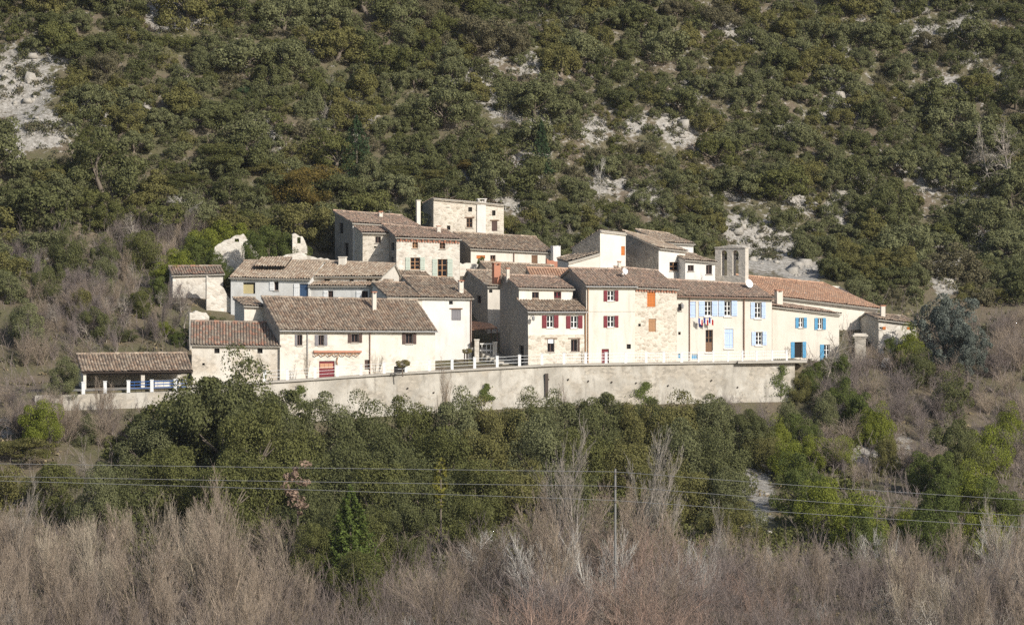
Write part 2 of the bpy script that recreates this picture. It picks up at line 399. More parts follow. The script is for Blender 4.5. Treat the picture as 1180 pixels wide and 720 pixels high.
def wall_grid(mb, p0, ud, W_, zb, ztop, opens, cuts=(), inn=None, rec=.2, m=0, tone=None):
    """one wall with real rectangular holes; ztop(u) is its upper edge"""
    us = sorted(set([0, W_] + [c for c in cuts if 0 < c < W_] + [x for o in opens for x in (o[0], o[1])]))
    zs = sorted(set([zb] + [z for o in opens for z in (o[2], o[3])]))
    P = lambda u, z: Vector((p0.x + ud.x * u, p0.y + ud.y * u, z))
    for a, b in zip(us, us[1:]):
        for j, z0 in enumerate(zs):
            last = j == len(zs) - 1; z1 = None if last else zs[j + 1]
            if not last and any(o[0] - 1e-6 <= a and b <= o[1] + 1e-6 and o[2] - 1e-6 <= z0 and z1 <= o[3] + 1e-6 for o in opens): continue
            ta, tb = ztop(a), ztop(b)
            if not last and z0 >= max(ta, tb): continue
            mb.quad(P(a, min(z0, ta)), P(b, min(z0, tb)), P(b, tb if last else min(z1, tb)), P(a, ta if last else min(z1, ta)), m)
    for u0, u1, z0, z1 in [o[:4] for o in opens]:
        r = inn * rec
        mb.quad(P(u0, z0), P(u0, z0) + r, P(u0, z1) + r, P(u0, z1), m); mb.quad(P(u1, z0), P(u1, z1), P(u1, z1) + r, P(u1, z0) + r, m)
        mb.quad(P(u0, z1), P(u0, z1) + r, P(u1, z1) + r, P(u1, z1), m); mb.quad(P(u0, z0), P(u1, z0), P(u1, z0) + r, P(u0, z0) + r, m)

HOUSES = {}
class House:
    def __init__(s, key, name, label, px0, px1, d0, a, eave, ridge, D, vr, wall, roof, kind='gable', wins=(), lwins=(), back=None, base=None,
                 over=.3, side=.14, cat='house', side_wall=None, rows=0, cornice=None):
        s.a = math.radians(a); s.u = Vector((math.cos(s.a), math.sin(s.a), 0)); s.w = Vector((-math.sin(s.a), math.cos(s.a), 0))
        s.p0 = Vector(((px0 - 590) / F * d0, d0, 0)); k = (px1 - 590) / F
        s.W = (k * s.p0.y - s.p0.x) / (s.u.x - k * s.u.y); s.D = D; s.vr = vr if kind == 'gable' else D
        zat = lambda u, v, py: (HZ - py) / F * (s.p0 + s.u * u + s.w * v).y
        s.e = (zat(0, 0, eave[0]), zat(s.W, 0, eave[1])); s.r = (zat(0, s.vr, ridge[0]), zat(s.W, s.vr, ridge[1]))
        s.be = s.e if back is None else back; s.kind = kind
        c = s.p0 + s.u * (s.W / 2) + s.w * (D / 2)
        gz = [ground(*(s.p0 + s.u * (s.W * i) + s.w * (D * j)).xy) for i in (0, .5, 1) for j in (0, .5, 1)]
        s.zb = min(gz) - .3 if base is None else base
        s.root = empty(name, (c.x, c.y, s.zb), label, cat); HOUSES[key] = s
        s.wallm = wall; s.wc = MB()
        fo = [s.locate(w, False) for w in wins]; lo = [s.locate(w, True) for w in lwins]
        zf = lambda u: lerp(s.e[0], s.e[1], u / s.W)
        def zl(v): return s.top(0, v)
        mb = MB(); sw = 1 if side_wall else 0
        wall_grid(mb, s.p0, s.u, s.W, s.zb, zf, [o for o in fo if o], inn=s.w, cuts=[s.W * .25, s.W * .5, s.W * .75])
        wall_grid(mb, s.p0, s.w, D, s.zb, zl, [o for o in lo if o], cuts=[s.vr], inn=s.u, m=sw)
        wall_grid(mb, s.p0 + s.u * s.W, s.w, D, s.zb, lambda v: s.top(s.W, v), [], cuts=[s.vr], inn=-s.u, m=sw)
        wall_grid(mb, s.p0 + s.w * D, s.u, s.W, s.zb, lambda u: s.top(u, D), [], inn=-s.w)
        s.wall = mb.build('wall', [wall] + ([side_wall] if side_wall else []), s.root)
        if kind != 'ruin':
            rb = MB(); ov = over
            sl = lambda i: (s.r[i] - s.e[i]) / s.vr
            P = lambda u, v, z: Vector((s.p0.x + s.u.x * u + s.w.x * v, s.p0.y + s.u.y * u + s.w.y * v, z))
            eL = P(-side, -ov, s.e[0] - sl(0) * ov + .1); eR = P(s.W + side, -ov, s.e[1] - sl(1) * ov + .1)
            vt = s.vr if kind == 'gable' else s.D + .15
            rL = P(-side, vt, s.e[0] + sl(0) * vt + .1); rR = P(s.W + side, vt, s.e[1] + sl(1) * vt + .1)
            sd = sum(ord(q) for q in key)
            tile_plane(rb, eL, eR, rR, rL, 0, 1, seed=sd)
            s.eL, s.eR, s.rL, s.rR = eL, eR, rL, rR
            if kind == 'gable':
                sb = [(s.r[i] - s.be[i]) / (D - s.vr) for i in (0, 1)]
                bL = P(-side, D + ov, s.be[0] - sb[0] * ov + .1); bR = P(s.W + side, D + ov, s.be[1] - sb[1] * ov + .1)
                tile_plane(rb, bR, bL, rL, rR, 0, 1, seed=sd + 1, row=.5)
            ridge_tiles(rb, rL + Vector((0, 0, .05)), rR + Vector((0, 0, .05)), 0)
            s.roof = rb.build('roof', [roof, 'concrete'], s.root)
            if cornice:
                cb = MB(); n = int(s.W / .26)
                for row in (0, 1):
                    for i in range(n):
                        if (i + row) % 2 and row: continue
                        u = (i + .5) / n * s.W; z = lerp(s.e[0], s.e[1], u / s.W) - .32 + row * .14
                        cb.box(P(u - .09, -.1 - .1 * row, z), s.u * .17, s.w * (.08 + .1 * row), (0, 0, .11))
                cb.build('cornice', cornice, s.root)
            else:
                cb = MB(); cb.hexa([P(0, -.12, s.e[0] - .16), P(s.W, -.12, s.e[1] - .16), P(s.W, -.004, s.e[1] - .16), P(0, -.004, s.e[0] - .16),
                                    P(0, -.22, s.e[0] - .02), P(s.W, -.22, s.e[1] - .02), P(s.W, -.004, s.e[1] - .02), P(0, -.004, s.e[0] - .02)])
                cb.build('cornice', wall, s.root)
        for w, o in zip(wins, fo):
            if o: s.window(w, o, s.p0, s.u, s.w)
        for w, o in zip(lwins, lo):
            if o: s.window(w, o, s.p0, s.w, s.u)
    def P(s, u, v, z): return Vector((s.p0.x + s.u.x * u + s.w.x * v, s.p0.y + s.u.y * u + s.w.y * v, z))
    def top(s, u, v):
        t = u / s.W; e, r, b_ = lerp(s.e[0], s.e[1], t), lerp(s.r[0], s.r[1], t), lerp(s.be[0], s.be[1], t)
        if s.kind != 'gable' or v <= s.vr: return lerp(e, r, v / s.vr)
        return lerp(r, b_, (v - s.vr) / (s.D - s.vr))
    def hit(s, px, v=0):                      # u and depth where the column px meets the plane v behind the front
        q = s.p0 + s.w * v; k = (px - 590) / F
        u = (k * q.y - q.x) / (s.u.x - k * s.u.y); return u, (q + s.u * u).y
    def locate(s, w, left):
        px, py, ww, hh = w[:4]
        if left:
            k = lambda p: (p - 590) / F
            f = lambda p: (k(p) * s.p0.y - s.p0.x) / (s.w.x - k(p) * s.w.y)
            a, b = sorted((f(px - ww / 2), f(px + ww / 2))); a, b = max(.1, a), min(s.D - .1, b); y = (s.p0 + s.w * (a + b) / 2).y
            if b - a < .2: return None
        else:
            a, _ = s.hit(px - ww / 2); b, _ = s.hit(px + ww / 2); y = s.hit(px)[1]
            a, b = max(.08, a), min(s.W - .08, b)
            if b - a < .15: return None
        z1 = (HZ - (py - hh / 2)) / F * y; z0 = (HZ - (py + hh / 2)) / F * y
        lim = min(s.e) - .2 if not left else min(s.top(0, a), s.top(0, b)) - .15
        z1 = min(z1, lim)
        return (a, b, max(z0, s.zb + .2), z1)
    def window(s, w, o, p0, ud, inn):
        kind = w[4]; col = w[5] if len(w) > 5 else None; sh = w[6] if len(w) > 6 else None; shw = w[7] if len(w) > 7 else 0; sides = w[8] if len(w) > 8 else 'LR'
        u0, u1, z0, z1 = o; W_, H_ = u1 - u0, z1 - z0
        P = lambda u, v, z: Vector((p0.x + ud.x * u + inn.x * v, p0.y + ud.y * u + inn.y * v, z))
        Z = Vector((0, 0, 1)); mb = MB(); t = min(.07, W_ * .14)
        if kind in ('dark', 'muntin', 'glazed', 'frame'):
            fr = {'dark': 'dark_brown_paint', 'muntin': 'window_white', 'frame': col or 'brown_paint', 'glazed': col or 'brown_paint'}[kind]
            v = .12
            mb.box(P(u0, v, z0), ud * t, inn * .06, Z * H_); mb.box(P(u1 - t, v, z0), ud * t, inn * .06, Z * H_)
            mb.box(P(u0 + t, v, z0), ud * (W_ - 2 * t), inn * .06, Z * t); mb.box(P(u0 + t, v, z1 - t), ud * (W_ - 2 * t), inn * .06, Z * t)
            if W_ > .45:
                mb.box(P((u0 + u1) / 2 - t * .6, v + .005, z0 + t), ud * t * 1.2, inn * .05, Z * (H_ - 2 * t))
                nb = 2 if H_ > 1.1 else 1
                if kind != 'dark':
                    for i in range(nb):
                        zz = z0 + t + (H_ - 2 * t) * (i + 1) / (nb + 1)
                        mb.box(P(u0 + t, v + .01, zz - .025), ud * (W_ / 2 - t * 1.6), inn * .04, Z * .05)
                        mb.box(P((u0 + u1) / 2 + t * .6, v + .01, zz - .025), ud * (W_ / 2 - t * 1.6), inn * .04, Z * .05)
            if kind == 'glazed': mb.box(P(u0 + t, v + .008, z0 + t), ud * (W_ - 2 * t), inn * .03, Z * H_ * .42)
            f = mb.build('window' if kind != 'glazed' else 'door', fr, s.root)
            pb = MB(); pb.box(P(u0 + .005, v + .06, z0 + .005), ud * (W_ - .01), inn * .03, Z * (H_ - .01)); pb.build('pane', 'dark_pane', f)
        elif kind in ('closed', 'door', 'garage'):
            v = .05 if kind == 'closed' else .12; k = max(2, round(W_ / .16))
            for i in range(k):
                mb.box(P(u0 + W_ * i / k + .006, v + rnd.uniform(0, .012), z0 + .01), ud * (W_ / k - .012), inn * .04, Z * (H_ - .02))
            for q in (.18, .8): mb.box(P(u0 + .03, v - .025, z0 + H_ * q), ud * (W_ - .06), inn * .024, Z * .09)
            f = mb.build('shutter' if kind == 'closed' else ('garage_door' if kind == 'garage' else 'door'), col or 'brown_paint', s.root)
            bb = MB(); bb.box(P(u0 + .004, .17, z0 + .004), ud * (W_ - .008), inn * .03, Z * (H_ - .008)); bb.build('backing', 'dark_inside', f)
            if kind == 'garage':
                tb = MB()
                for i in range(3): tb.box(P(u0 + .12 + i * (W_ - .24) / 3, v - .03, z0 + H_ * .55), ud * ((W_ - .3) / 3), inn * .025, Z * H_ * .3)
                tb.build('door_panel', 'salmon_wood', f)
        elif kind == 'board':
            mb.box(P(u0 + .02, .1, z0 + .02), ud * (W_ * .8), inn * .04, Z * (H_ * .8)); f = mb.build('window_board', 'yellow_board', s.root)
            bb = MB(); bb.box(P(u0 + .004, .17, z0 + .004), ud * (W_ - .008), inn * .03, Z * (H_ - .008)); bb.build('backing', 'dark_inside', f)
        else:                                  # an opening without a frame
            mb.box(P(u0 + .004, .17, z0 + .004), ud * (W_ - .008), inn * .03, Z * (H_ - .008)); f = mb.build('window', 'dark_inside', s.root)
        if kind in ('dark', 'muntin', 'frame') and H_ < 1.9:
            sb = MB(); sb.box(P(u0 - .06, -.07, z0 - .08), ud * (W_ + .12), inn * .068, Z * .075); sb.build('sill', 'concrete' if kind != 'muntin' else s.wallm, f)
        if sh:
            y = (p0 + ud * u0).y; sw = shw / F * y * 1.02
            for q in sides:
                a = u0 - sw - .02 if q == 'L' else u1 + .02
                hb = MB(); k = max(2, round(sw / .15))
                for i in range(k): hb.box(P(a + sw * i / k + .005, -.06, z0 - .02), ud * (sw / k - .01), inn * .04, Z * (H_ + .04))
                for qq in (.15, .78): hb.box(P(a + .02, -.084, z0 + H_ * qq), ud * (sw - .04), inn * .023, Z * .09)
                hb.build('shutter', sh, f)
    def chimney(s, px, top, bot, w, v, m='cream_plaster', pot=True, cap='terracotta'):
        u, d = s.hit(px, v); ww = w / F * d; z1 = (HZ - top) / F * d; z0 = (HZ - bot) / F * d - .5
        mb = MB(); P = s.P(u - ww / 2, v - ww / 2, z0); Z = Vector((0, 0, 1)); hh = z1 - z0
        mb.box(P, s.u * ww, s.w * ww * .9, Z * (hh - .22))
        if pot:
            for i in (0, 1):
                for j in (0, 1): mb.box(P + s.u * (ww * .8 * i) + s.w * (ww * .7 * j) + Z * (hh - .22), s.u * ww * .2, s.w * ww * .2, Z * .15)
        mb.box(P - s.u * .05 - s.w * .05 + Z * (hh - (.07 if pot else .218)), s.u * (ww + .1), s.w * (ww * .9 + .1), Z * .08, 1)
        mb.build('chimney', [m, cap], s.roof)
    def pipe(s, px, top, bot, m='zinc', r=.045):
        u, d = s.hit(px); mb = MB(); z1 = (HZ - top) / F * d; z0 = (HZ - bot) / F * d
        mb.tube([s.P(u, -.28, z1 + .1), s.P(u, -.1, z1 - .15), s.P(u, -.08, (z0 + z1) / 2), s.P(u, -.08, z0)], r, 6); mb.build('drainpipe', m, s.root)
    def gutter(s, m='zinc', u0=0, u1=1):
        mb = MB(); a = s.eL.lerp(s.eR, u0) + Vector((0, 0, -.06)) - s.w * .04; b = s.eL.lerp(s.eR, u1) + Vector((0, 0, -.06)) - s.w * .04
        mb.tube([a, b], .06, 7); mb.build('gutter', m, s.root)
    def band(s, py0, py1, m, px0=None, px1=None, proud=.03):
        a = 0 if px0 is None else s.hit(px0)[0]; b = s.W if px1 is None else s.hit(px1)[0]
        da, db = (s.p0 + s.u * a).y, (s.p0 + s.u * b).y; f = lambda py, d: (HZ - py) / F * d
        mb = MB(); mb.hexa([s.P(a, -proud, f(py1, da)), s.P(b, -proud, f(py1, db)), s.P(b, -.003, f(py1, db)), s.P(a, -.003, f(py1, da)),
                            s.P(a, -proud, f(py0, da)), s.P(b, -proud, f(py0, db)), s.P(b, -.003, f(py0, db)), s.P(a, -.003, f(py0, da))])
        return mb

BUR = 'burgundy_paint'; PB = 'pale_blue_paint'; BB = 'bright_blue_paint'
# lower left
A = House('A', 'stone_barn', 'low stone barn with small square windows at the left end of the terrace', 221, 322.3, 291.6, 5, (397, 398.5), (372, 374), 5, 3.6,
      'patchy_plaster', 'red_patch_tiles', wins=[(250, 402, 6, 10, 'hole'), (299.6, 402, 6, 10, 'hole'), (234.5, 419.5, 3, 2.5, 'hole')])
B = House('B', 'village_house', 'long cream house with weathered brown roof, red garage door and ivy at its foot', 322.5, 501.5, 292, 21, (380, 381), (345, 349), 5.0, 4.9,
      'cream_plaster', 'brown_tiles', kind='shed', side_wall='grey_rubble', wins=[(345.5, 391.5, 6, 13, 'dark', None, 'grey_paint', 2.5, 'L'), (370, 392, 6, 12, 'dark', None, 'grey_paint', 4), (409, 388, 8, 13, 'dark', None, 'dark_brown_paint', 4),
      (471.5, 389.5, 8, 13, 'dark', None, 'dark_brown_paint', 4), (376.7, 425.3, 18, 19, 'garage', BUR), (423.2, 420, 6, 11, 'door', 'dark_brown_paint'), (461, 426, 14, 9, 'hole')])
B.chimney(431, 336, 356, 4.5, 3.4, 'beige_plaster'); B.pipe(354, 381, 436); B.pipe(426, 382, 433, 'copper_pipe'); B.gutter()
mb = B.band(404, 406.2, None, 361, 416, .22); mb.build('ledge', 'terracotta', B.root)
A2 = House('A2', 'lean_to_house', 'tiny cream lean-to between the low barn and the long brown roof', 281.5, 304, 296.3, 21, (353, 354), (345.5, 345.5), 3, 2.6, 'cream_plaster', 'brown_tiles', kind='shed', base=-13)
# white houses behind
C1 = House('C1', 'village_house', 'bluish white house with a stepped pale roof and boarded window behind the long roof', 266, 357, 309, -12, (320, 322), (302.5, 302.5), 8, 4.6,
      'bluish_whitewash', 'pale_tiles', wins=[(287, 332, 14, 13, 'board'), (318.5, 329.5, 5, 10, 'dark', None, 'white_paint', 5, 'L'), (350, 336.5, 10, 19, 'door', 'slate_paint', 'white_paint', 6, 'L')])
C2 = House('C2', 'village_house', 'white house with a low attic strip of yellow plaster above its eave', 357.3, 446, 307.6, -12, (330, 330), (325.5, 325.5), 1.6, 1.6,
      'bluish_whitewash', 'brown_tiles', kind='shed', wins=[(381, 341, 6, 12, 'dark', None, 'white_paint', 5, 'L'), (420.4, 341.7, 7, 13, 'dark', None, 'white_paint', 6, 'L'), (436, 340, 5, 13, 'closed', 'white_paint')])
C3 = House('C3', 'attic_house', 'yellowish attic storey with tiny openings above the white wall', 360, 440, 308.9, -12, (319, 319), (303, 306), 6.5, 4.6,
      'beige_plaster', 'pale_tiles', wins=[(377, 322, 7, 4.5, 'hole'), (405, 322.3, 5, 3.5, 'hole'), (425.6, 322, 7, 4.5, 'hole'), (434, 322, 4, 4, 'hole')])
C3.chimney(395, 294, 309, 8, 3.8, 'cream_plaster', False, 'beige_plaster')
u_, d_ = C1.hit(318, 2.4)
D1 = House('D1', 'village_house', 'cream house with one attic hole, tucked between white wall and shuttered house', 447, 486.2, 301.9, 21, (342.5, 343.5), (327, 328), 4.8, 4.2, 'cream_plaster', 'brown_tiles', wins=[(476, 346.3, 5, 5, 'hole')])
D2 = House('D2', 'village_house', 'tall cream house with one grey shuttered window beside the dark alley', 486.4, 543.5, 303.05, 21, (343, 344), (320, 322.5), 6.5, 5.2,
      'white_plaster', 'brown_tiles', wins=[(519.6, 347.8, 4.5, 6, 'hole'), (525.6, 362.5, 11, 13.5, 'closed', 'grey_paint')])
D2.chimney(531, 323, 336, 5, 1.2, 'cream_plaster')
mb = D2.band(355, 356.2, None, 518, 533, .06); mb.build('lintel', 'brown_paint', D2.root); D2.pipe(542.3, 345, 400, 'copper_pipe')
D3 = House('D3', 'village_house', 'low back house showing only its brown roof under the green shuttered house', 436, 500, 316, 18, (323.5, 326), (309, 313), 6, 3.6, 'cream_plaster', 'brown_tiles')
# dark alley
E = House('E', 'village_house', 'narrow house with shaded gable at the back of the dark alley', 562, 597, 310.5, 21, (330.5, 331), (313.5, 314), 7, 5.2,
      'beige_plaster', 'pale_tiles', side_wall='grey_render', wins=[(565.5, 334.8, 4, 5, 'hole')], lwins=[(552, 345, 5, 9, 'dark')])
Fu = House('Fu', 'village_house', 'upper storey block with two dark windows set back above a burgundy shuttered front', 598, 660, 302.2, 21, (332, 333.5), (318.5, 321.5), 4.8, 3.7,
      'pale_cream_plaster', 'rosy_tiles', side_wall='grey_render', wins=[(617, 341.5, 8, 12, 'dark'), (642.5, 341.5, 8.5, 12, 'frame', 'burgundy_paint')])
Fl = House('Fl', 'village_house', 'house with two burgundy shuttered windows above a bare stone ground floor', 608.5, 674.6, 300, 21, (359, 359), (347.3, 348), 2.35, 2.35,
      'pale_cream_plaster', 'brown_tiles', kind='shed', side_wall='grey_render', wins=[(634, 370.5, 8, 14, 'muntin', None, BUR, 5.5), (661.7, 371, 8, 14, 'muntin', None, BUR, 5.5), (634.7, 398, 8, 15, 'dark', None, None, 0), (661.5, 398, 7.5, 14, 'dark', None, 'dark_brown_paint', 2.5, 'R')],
      lwins=[(600.5, 410, 6, 24, 'hole')])
mb = Fl.band(386, 424, None); mbs = MB()
def stone_skin(h, py0, py1, opens, px0=None, px1=None, m='golden_rubble', proud=.035):
    """bare stone facing laid round the openings of a front"""
    a = 0 if px0 is None else h.hit(px0)[0]; b = h.W if px1 is None else h.hit(px1)[0]
    d = (h.p0 + h.u * (a + b) * .5).y; zt = (HZ - py0) / F * d; zb = (HZ - py1) / F * d
    mb = MB(); op = []
    for w in opens:
        o = h.locate(w, False)
        if o: op.append((max(a, o[0]) - a, min(b, o[1]) - a, max(o[2], zb + .01), min(o[3], zt - .01)))
    p = h.P(a, -proud, 0); wall_grid(mb, p, h.u, b - a, zb, lambda u: zt, op, inn=h.w, rec=proud - .004)
    mb.box(h.P(a, -proud, zt), h.u * (b - a), h.w * (proud - .004), (0, 0, .03))
    return mb.build('stone_facing', m, h.root)
stone_skin(Fl, 386, 426, [(634.7, 398, 8, 15), (661.5, 398, 7.5, 14)])
Fl.pipe(674, 360, 421, 'tan_wood'); Fl.gutter()
mb = Fl.band(390.5, 395.5, None, 631.5, 637.5, .02); mb.build('window_board', 'white_paint', Fl.root)
for p in (634.7, 661.5): Fl.band(389.3, 390.4, None, p - 7, p + 7, .07).build('lintel', 'brown_paint', Fl.root)
Fu.chimney(585, 307, 319, 3.5, 2.6, 'cream_plaster', False); Fu.chimney(571.8, 303, 321, 8, 4.4, 'terracotta', True)
S1 = House('S1', 'village_house', 'house seen only as a broad grey brown roof behind the red brick chimney', 572, 655, 319.5, 21, (323, 327), (303.5, 308), 6, 4.2, 'beige_plaster', 'pale_tiles')
S2 = House('S2', 'village_house', 'small house under a fresh orange tiled roof beside a shaded gable', 616, 664, 311.2, 14, (326, 327), (310.5, 312), 3.4, 2.6, 'beige_plaster', 'orange_tiles')
G = House('G', 'village_house', 'cream house with burgundy shutters and burgundy arched door', 675.5, 731.8, 303, 21, (329.5, 330), (311, 312.5), 7.6, 3.8,
      'smooth_cream', 'rosy_tiles', side_wall='grey_render', wins=[(704, 340.8, 8, 12, 'muntin', None, BUR, 4.5), (704, 370.5, 8, 13, 'muntin', None, BUR, 4.5), (697.5, 410.5, 8.5, 17, 'door', BUR), (724.6, 399.2, 5, 5.5, 'hole')])
G.pipe(677.3, 331, 418, 'tan_wood'); G.gutter(); G.band(358, 359.2, None).build('string_course', 'beige_plaster', G.root)
G.chimney(718.5, 313, 320, 4.5, 2.6, 'white_plaster', False, 'white_paint'); G.chimney(713.5, 301, 318, 3, 4.6, 'beige_plaster')
Hh = House('Hh', 'village_house', 'bare stone house with one orange and one brown closed shutter', 731.8, 780, 304.86, 21, (331.5, 333.5), (309.5, 314), 8, 4.6,
      'golden_rubble', 'rosy_tiles', wins=[(750.5, 344.2, 9.5, 19, 'closed', 'orange_paint'), (751.6, 374.7, 8.5, 15, 'closed', 'tan_wood'), (737, 374.5, 3, 3, 'hole')], cornice='terracotta')
I = House('I', 'town_hall', 'long cream town hall with pale blue shutters and small flags above the door', 780, 889.5, 306.7, 21, (341, 344), (323.5, 330), 6.4, 3.9,
      'beige_plaster', 'rosy_tiles', wins=[(783.5, 354, 4, 8, 'dark'), (798.5, 355, 6.5, 22, 'closed', PB), (816, 354.5, 8, 19, 'muntin', None, PB, 7), (838.6, 354.5, 8, 19, 'muntin', None, PB, 7), (873.5, 357.5, 7.5, 18, 'muntin', None, PB, 5),
      (817.3, 393, 8.5, 26, 'glazed', 'brown_paint'), (840, 390, 10, 22, 'closed', PB), (874.6, 390, 7.5, 15, 'muntin', None, PB, 5), (783, 384, 3, 3.5, 'hole'), (783, 410, 4, 5, 'door', BB), (800.5, 411, 7, 6, 'door', BB)], cat='town hall')
I.pipe(794.3, 342, 415, 'copper_pipe'); I.pipe(857, 343, 413, 'copper_pipe', .06); I.gutter('copper_pipe')
for x, y0, y1, w in ((816, 344.5, 364.5, 8), (838.6, 344.5, 364.5, 8), (873.5, 348, 367, 7.5), (840, 378.5, 401.5, 10), (874.6, 382, 398, 7.5), (817.3, 379, 406, 8.5)):
    mb = I.band(y0 - 1.2, y0 - .2, None, x - w / 2 - 1, x + w / 2 + 1, .025); mb.build('window_surround', 'white_plaster', I.root)
    mb = I.band(y1 + .1, y1 + 1.2, None, x - w / 2 - 1, x + w / 2 + 1, .09); mb.build('sill', 'white_plaster', I.root)
K = House('K', 'village_house', 'low cream house with bright blue shutters and open blue doors', 889.8, 967, 311.2, 24, (353.5, 363), (346.5, 359), 3.2, 3.2,
      'beige_plaster', 'rosy_tiles', kind='shed', wins=[(923, 370.5, 5.5, 14, 'frame', 'window_white', BB, 4), (945, 373, 5.5, 13, 'frame', 'window_white', BB, 4), (920, 403, 9, 18, 'hole', None, BB, 4.5), (953, 406, 7, 18, 'frame', 'window_white', BB, 5, 'L')])
K.chimney(897, 334, 352, 7.5, 1.6, 'beige_plaster')
# the church: long hipped orange roof
Ls = House('L', 'church', 'church nave of plain cream plaster under a long orange hipped roof', 884, 1011, 320, 21, (340.5, 356), (317.5, 330), 8, 5.2, 'smooth_cream', 'orange_tiles', kind='ruin', cat='church')
def church_roof(s):
    rb = MB(); P = s.P; z0, z1 = s.e; ov = .3
    eL, eR = P(-.2, -ov, z0), P(s.W + .2, -ov, z1)
    u1, d1 = s.hit(949, s.vr); zr0 = (HZ - 317) / F * (s.p0 + s.w * s.vr).y; zr1 = (HZ - 327.5) / F * d1
    rL, rR = P(-.2, s.vr, zr0), P(u1, s.vr, zr1)
    bL, bR = P(-.2, s.D + ov, z0), P(s.W + .2, s.D + ov, z1)
    tile_plane(rb, eL, eR, rR, rL, 0, 1, seed=5); tile_plane(rb, bR, bL, rL, rR, 0, 1, seed=6, row=.6)
    tile_plane(rb, eR, bR, rR + Vector((.02, .05, 0)), rR, 0, 1, seed=8)
    ridge_tiles(rb, rL + Vector((0, 0, .08)), rR + Vector((0, 0, .08)), 0); ridge_tiles(rb, rR + Vector((0, 0, .08)), eR + Vector((0, 0, .08)), 0)
    s.roof = rb.build('roof', ['orange_tiles', 'concrete'], s.root)
    gb = MB(); gb.poly([P(0, 0, z0), P(0, s.vr, zr0 - .1), P(0, s.D, z0)]); gb.build('gable', 'cream_plaster', s.root)
    cb = MB(); cb.hexa([P(0, -.1, z0 - .3), P(s.W, -.1, z1 - .3), P(s.W, -.004, z1 - .3), P(0, -.004, z0 - .3), P(0, -.24, z0 - .1), P(s.W, -.24, z1 - .1), P(s.W, -.004, z1 - .1), P(0, -.004, z0 - .1)])
    cb.build('cornice', 'grey_render', s.root)
Ls.r = Ls.e
church_roof(Ls); Ls.pipe(1009.5, 357, 395, 'zinc')
Mh = House('Mh', 'village_house', 'small stone house with red shutters between the church and the blue cedar', 1012.5, 1056, 318.5, 14, (368.5, 374), (362.5, 366.5), 5, 3.4,
      'pale_rubble', 'brown_tiles', wins=[(1014.8, 374.5, 3.5, 10, 'frame', 'window_white', 'orange_paint', 4, 'R'), (1048, 376, 6, 8, 'closed', 'orange_paint')])
Mh.chimney(1017, 350, 364, 5, 2, 'beige_plaster', False)
# upper village
O = House('O', 'stone_tower_house', 'square golden stone tower house with flat top standing highest in the village', 499.6, 580.5, 333, 13, (229, 236.5), (236, 241), 5.4, 5.4,
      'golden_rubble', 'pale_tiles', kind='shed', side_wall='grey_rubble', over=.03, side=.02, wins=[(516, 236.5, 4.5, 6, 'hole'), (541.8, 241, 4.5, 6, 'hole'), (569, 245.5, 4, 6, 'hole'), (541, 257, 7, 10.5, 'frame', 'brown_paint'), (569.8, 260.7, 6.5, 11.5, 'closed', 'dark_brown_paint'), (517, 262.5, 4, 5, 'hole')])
O.chimney(554.6, 229, 238, 10, .5, 'white_plaster', True, 'white_plaster')
O.band(236, 272, None, 549.5, 559.5, .12).build('chimney_breast', 'white_plaster', O.root)
for p_, w_ in ((541, 11), (569.8, 10)): O.band(250 if p_ < 550 else 253.3, 251.2 if p_ < 550 else 254.5, None, p_ - w_ / 2, p_ + w_ / 2, .06).build('lintel', 'brown_paint', O.root)
Pp = House('Pp', 'village_house', 'upper left house with a large shaded gable facing the woods', 406.5, 484, 326, 21, (257.5, 262), (245, 250.5), 5.6, 5.6,
      'white_plaster', 'rosy_tiles', kind='shed', side_wall='grey_render', lwins=[(393, 263, 5, 12, 'hole'), (399, 288, 5, 16, 'hole')])
Pp.pipe(416, 262, 300, 'copper_pipe'); Pp.chimney(438.5, 243.5, 253.5, 4, 4.0, 'beige_plaster'); Pp.chimney(481.8, 229, 259, 4.5, 4.8, 'cream_plaster', False, 'cream_plaster')
Q1 = House('Q1', 'village_house', 'narrow stone house with two small square windows left of the green shutters', 418, 449, 322.5, 14, (268.8, 269.5), (260, 261), 5, 4.4,
      'golden_rubble', 'rosy_tiles', kind='shed', wins=[(435.7, 276.3, 6.5, 7.5, 'dark'), (435.6, 304.8, 6.5, 7.5, 'frame', 'brown_paint'), (432.5, 284.8, 3, 2, 'hole')])
Q2 = House('Q2', 'village_house', 'pale stone house with sage green shutters and orange brown glazed doors', 456.8, 529.8, 319.8, 14, (274, 276.8), (260.5, 267), 6, 5.2,
      'pale_rubble', 'rosy_tiles', kind='shed', side_wall='grey_render', cornice='terracotta', wins=[(478.4, 282, 6.5, 8, 'frame', 'tan_wood'), (509.8, 282.8, 6.5, 8, 'frame', 'brown_paint'), (478.4, 303.8, 11, 14, 'frame', 'tan_wood', 'sage_paint', 5.5), (509.8, 308.6, 11, 20, 'frame', 'tan_wood', 'sage_paint', 6)],
      lwins=[(452.5, 284, 3.5, 9, 'hole'), (452, 302, 3, 12, 'hole')])
Q2.chimney(505.5, 258.5, 270, 4, 3.8, 'cream_plaster', False)
R = House('R', 'village_house', 'low house with long brown roof, orange shutter and round bush on its terrace', 542.5, 636, 326, 21, (286.8, 291.5), (270, 275), 7.6, 4.6,
      'smooth_cream', 'brown_tiles', side_wall='grey_render', wins=[(554, 292.5, 10, 11, 'closed', 'orange_paint'), (568, 296.5, 6, 14, 'glazed', 'brown_paint'), (616, 298.5, 7, 11, 'closed', 'brown_paint')])
R.pipe(592, 288, 303, 'copper_pipe')
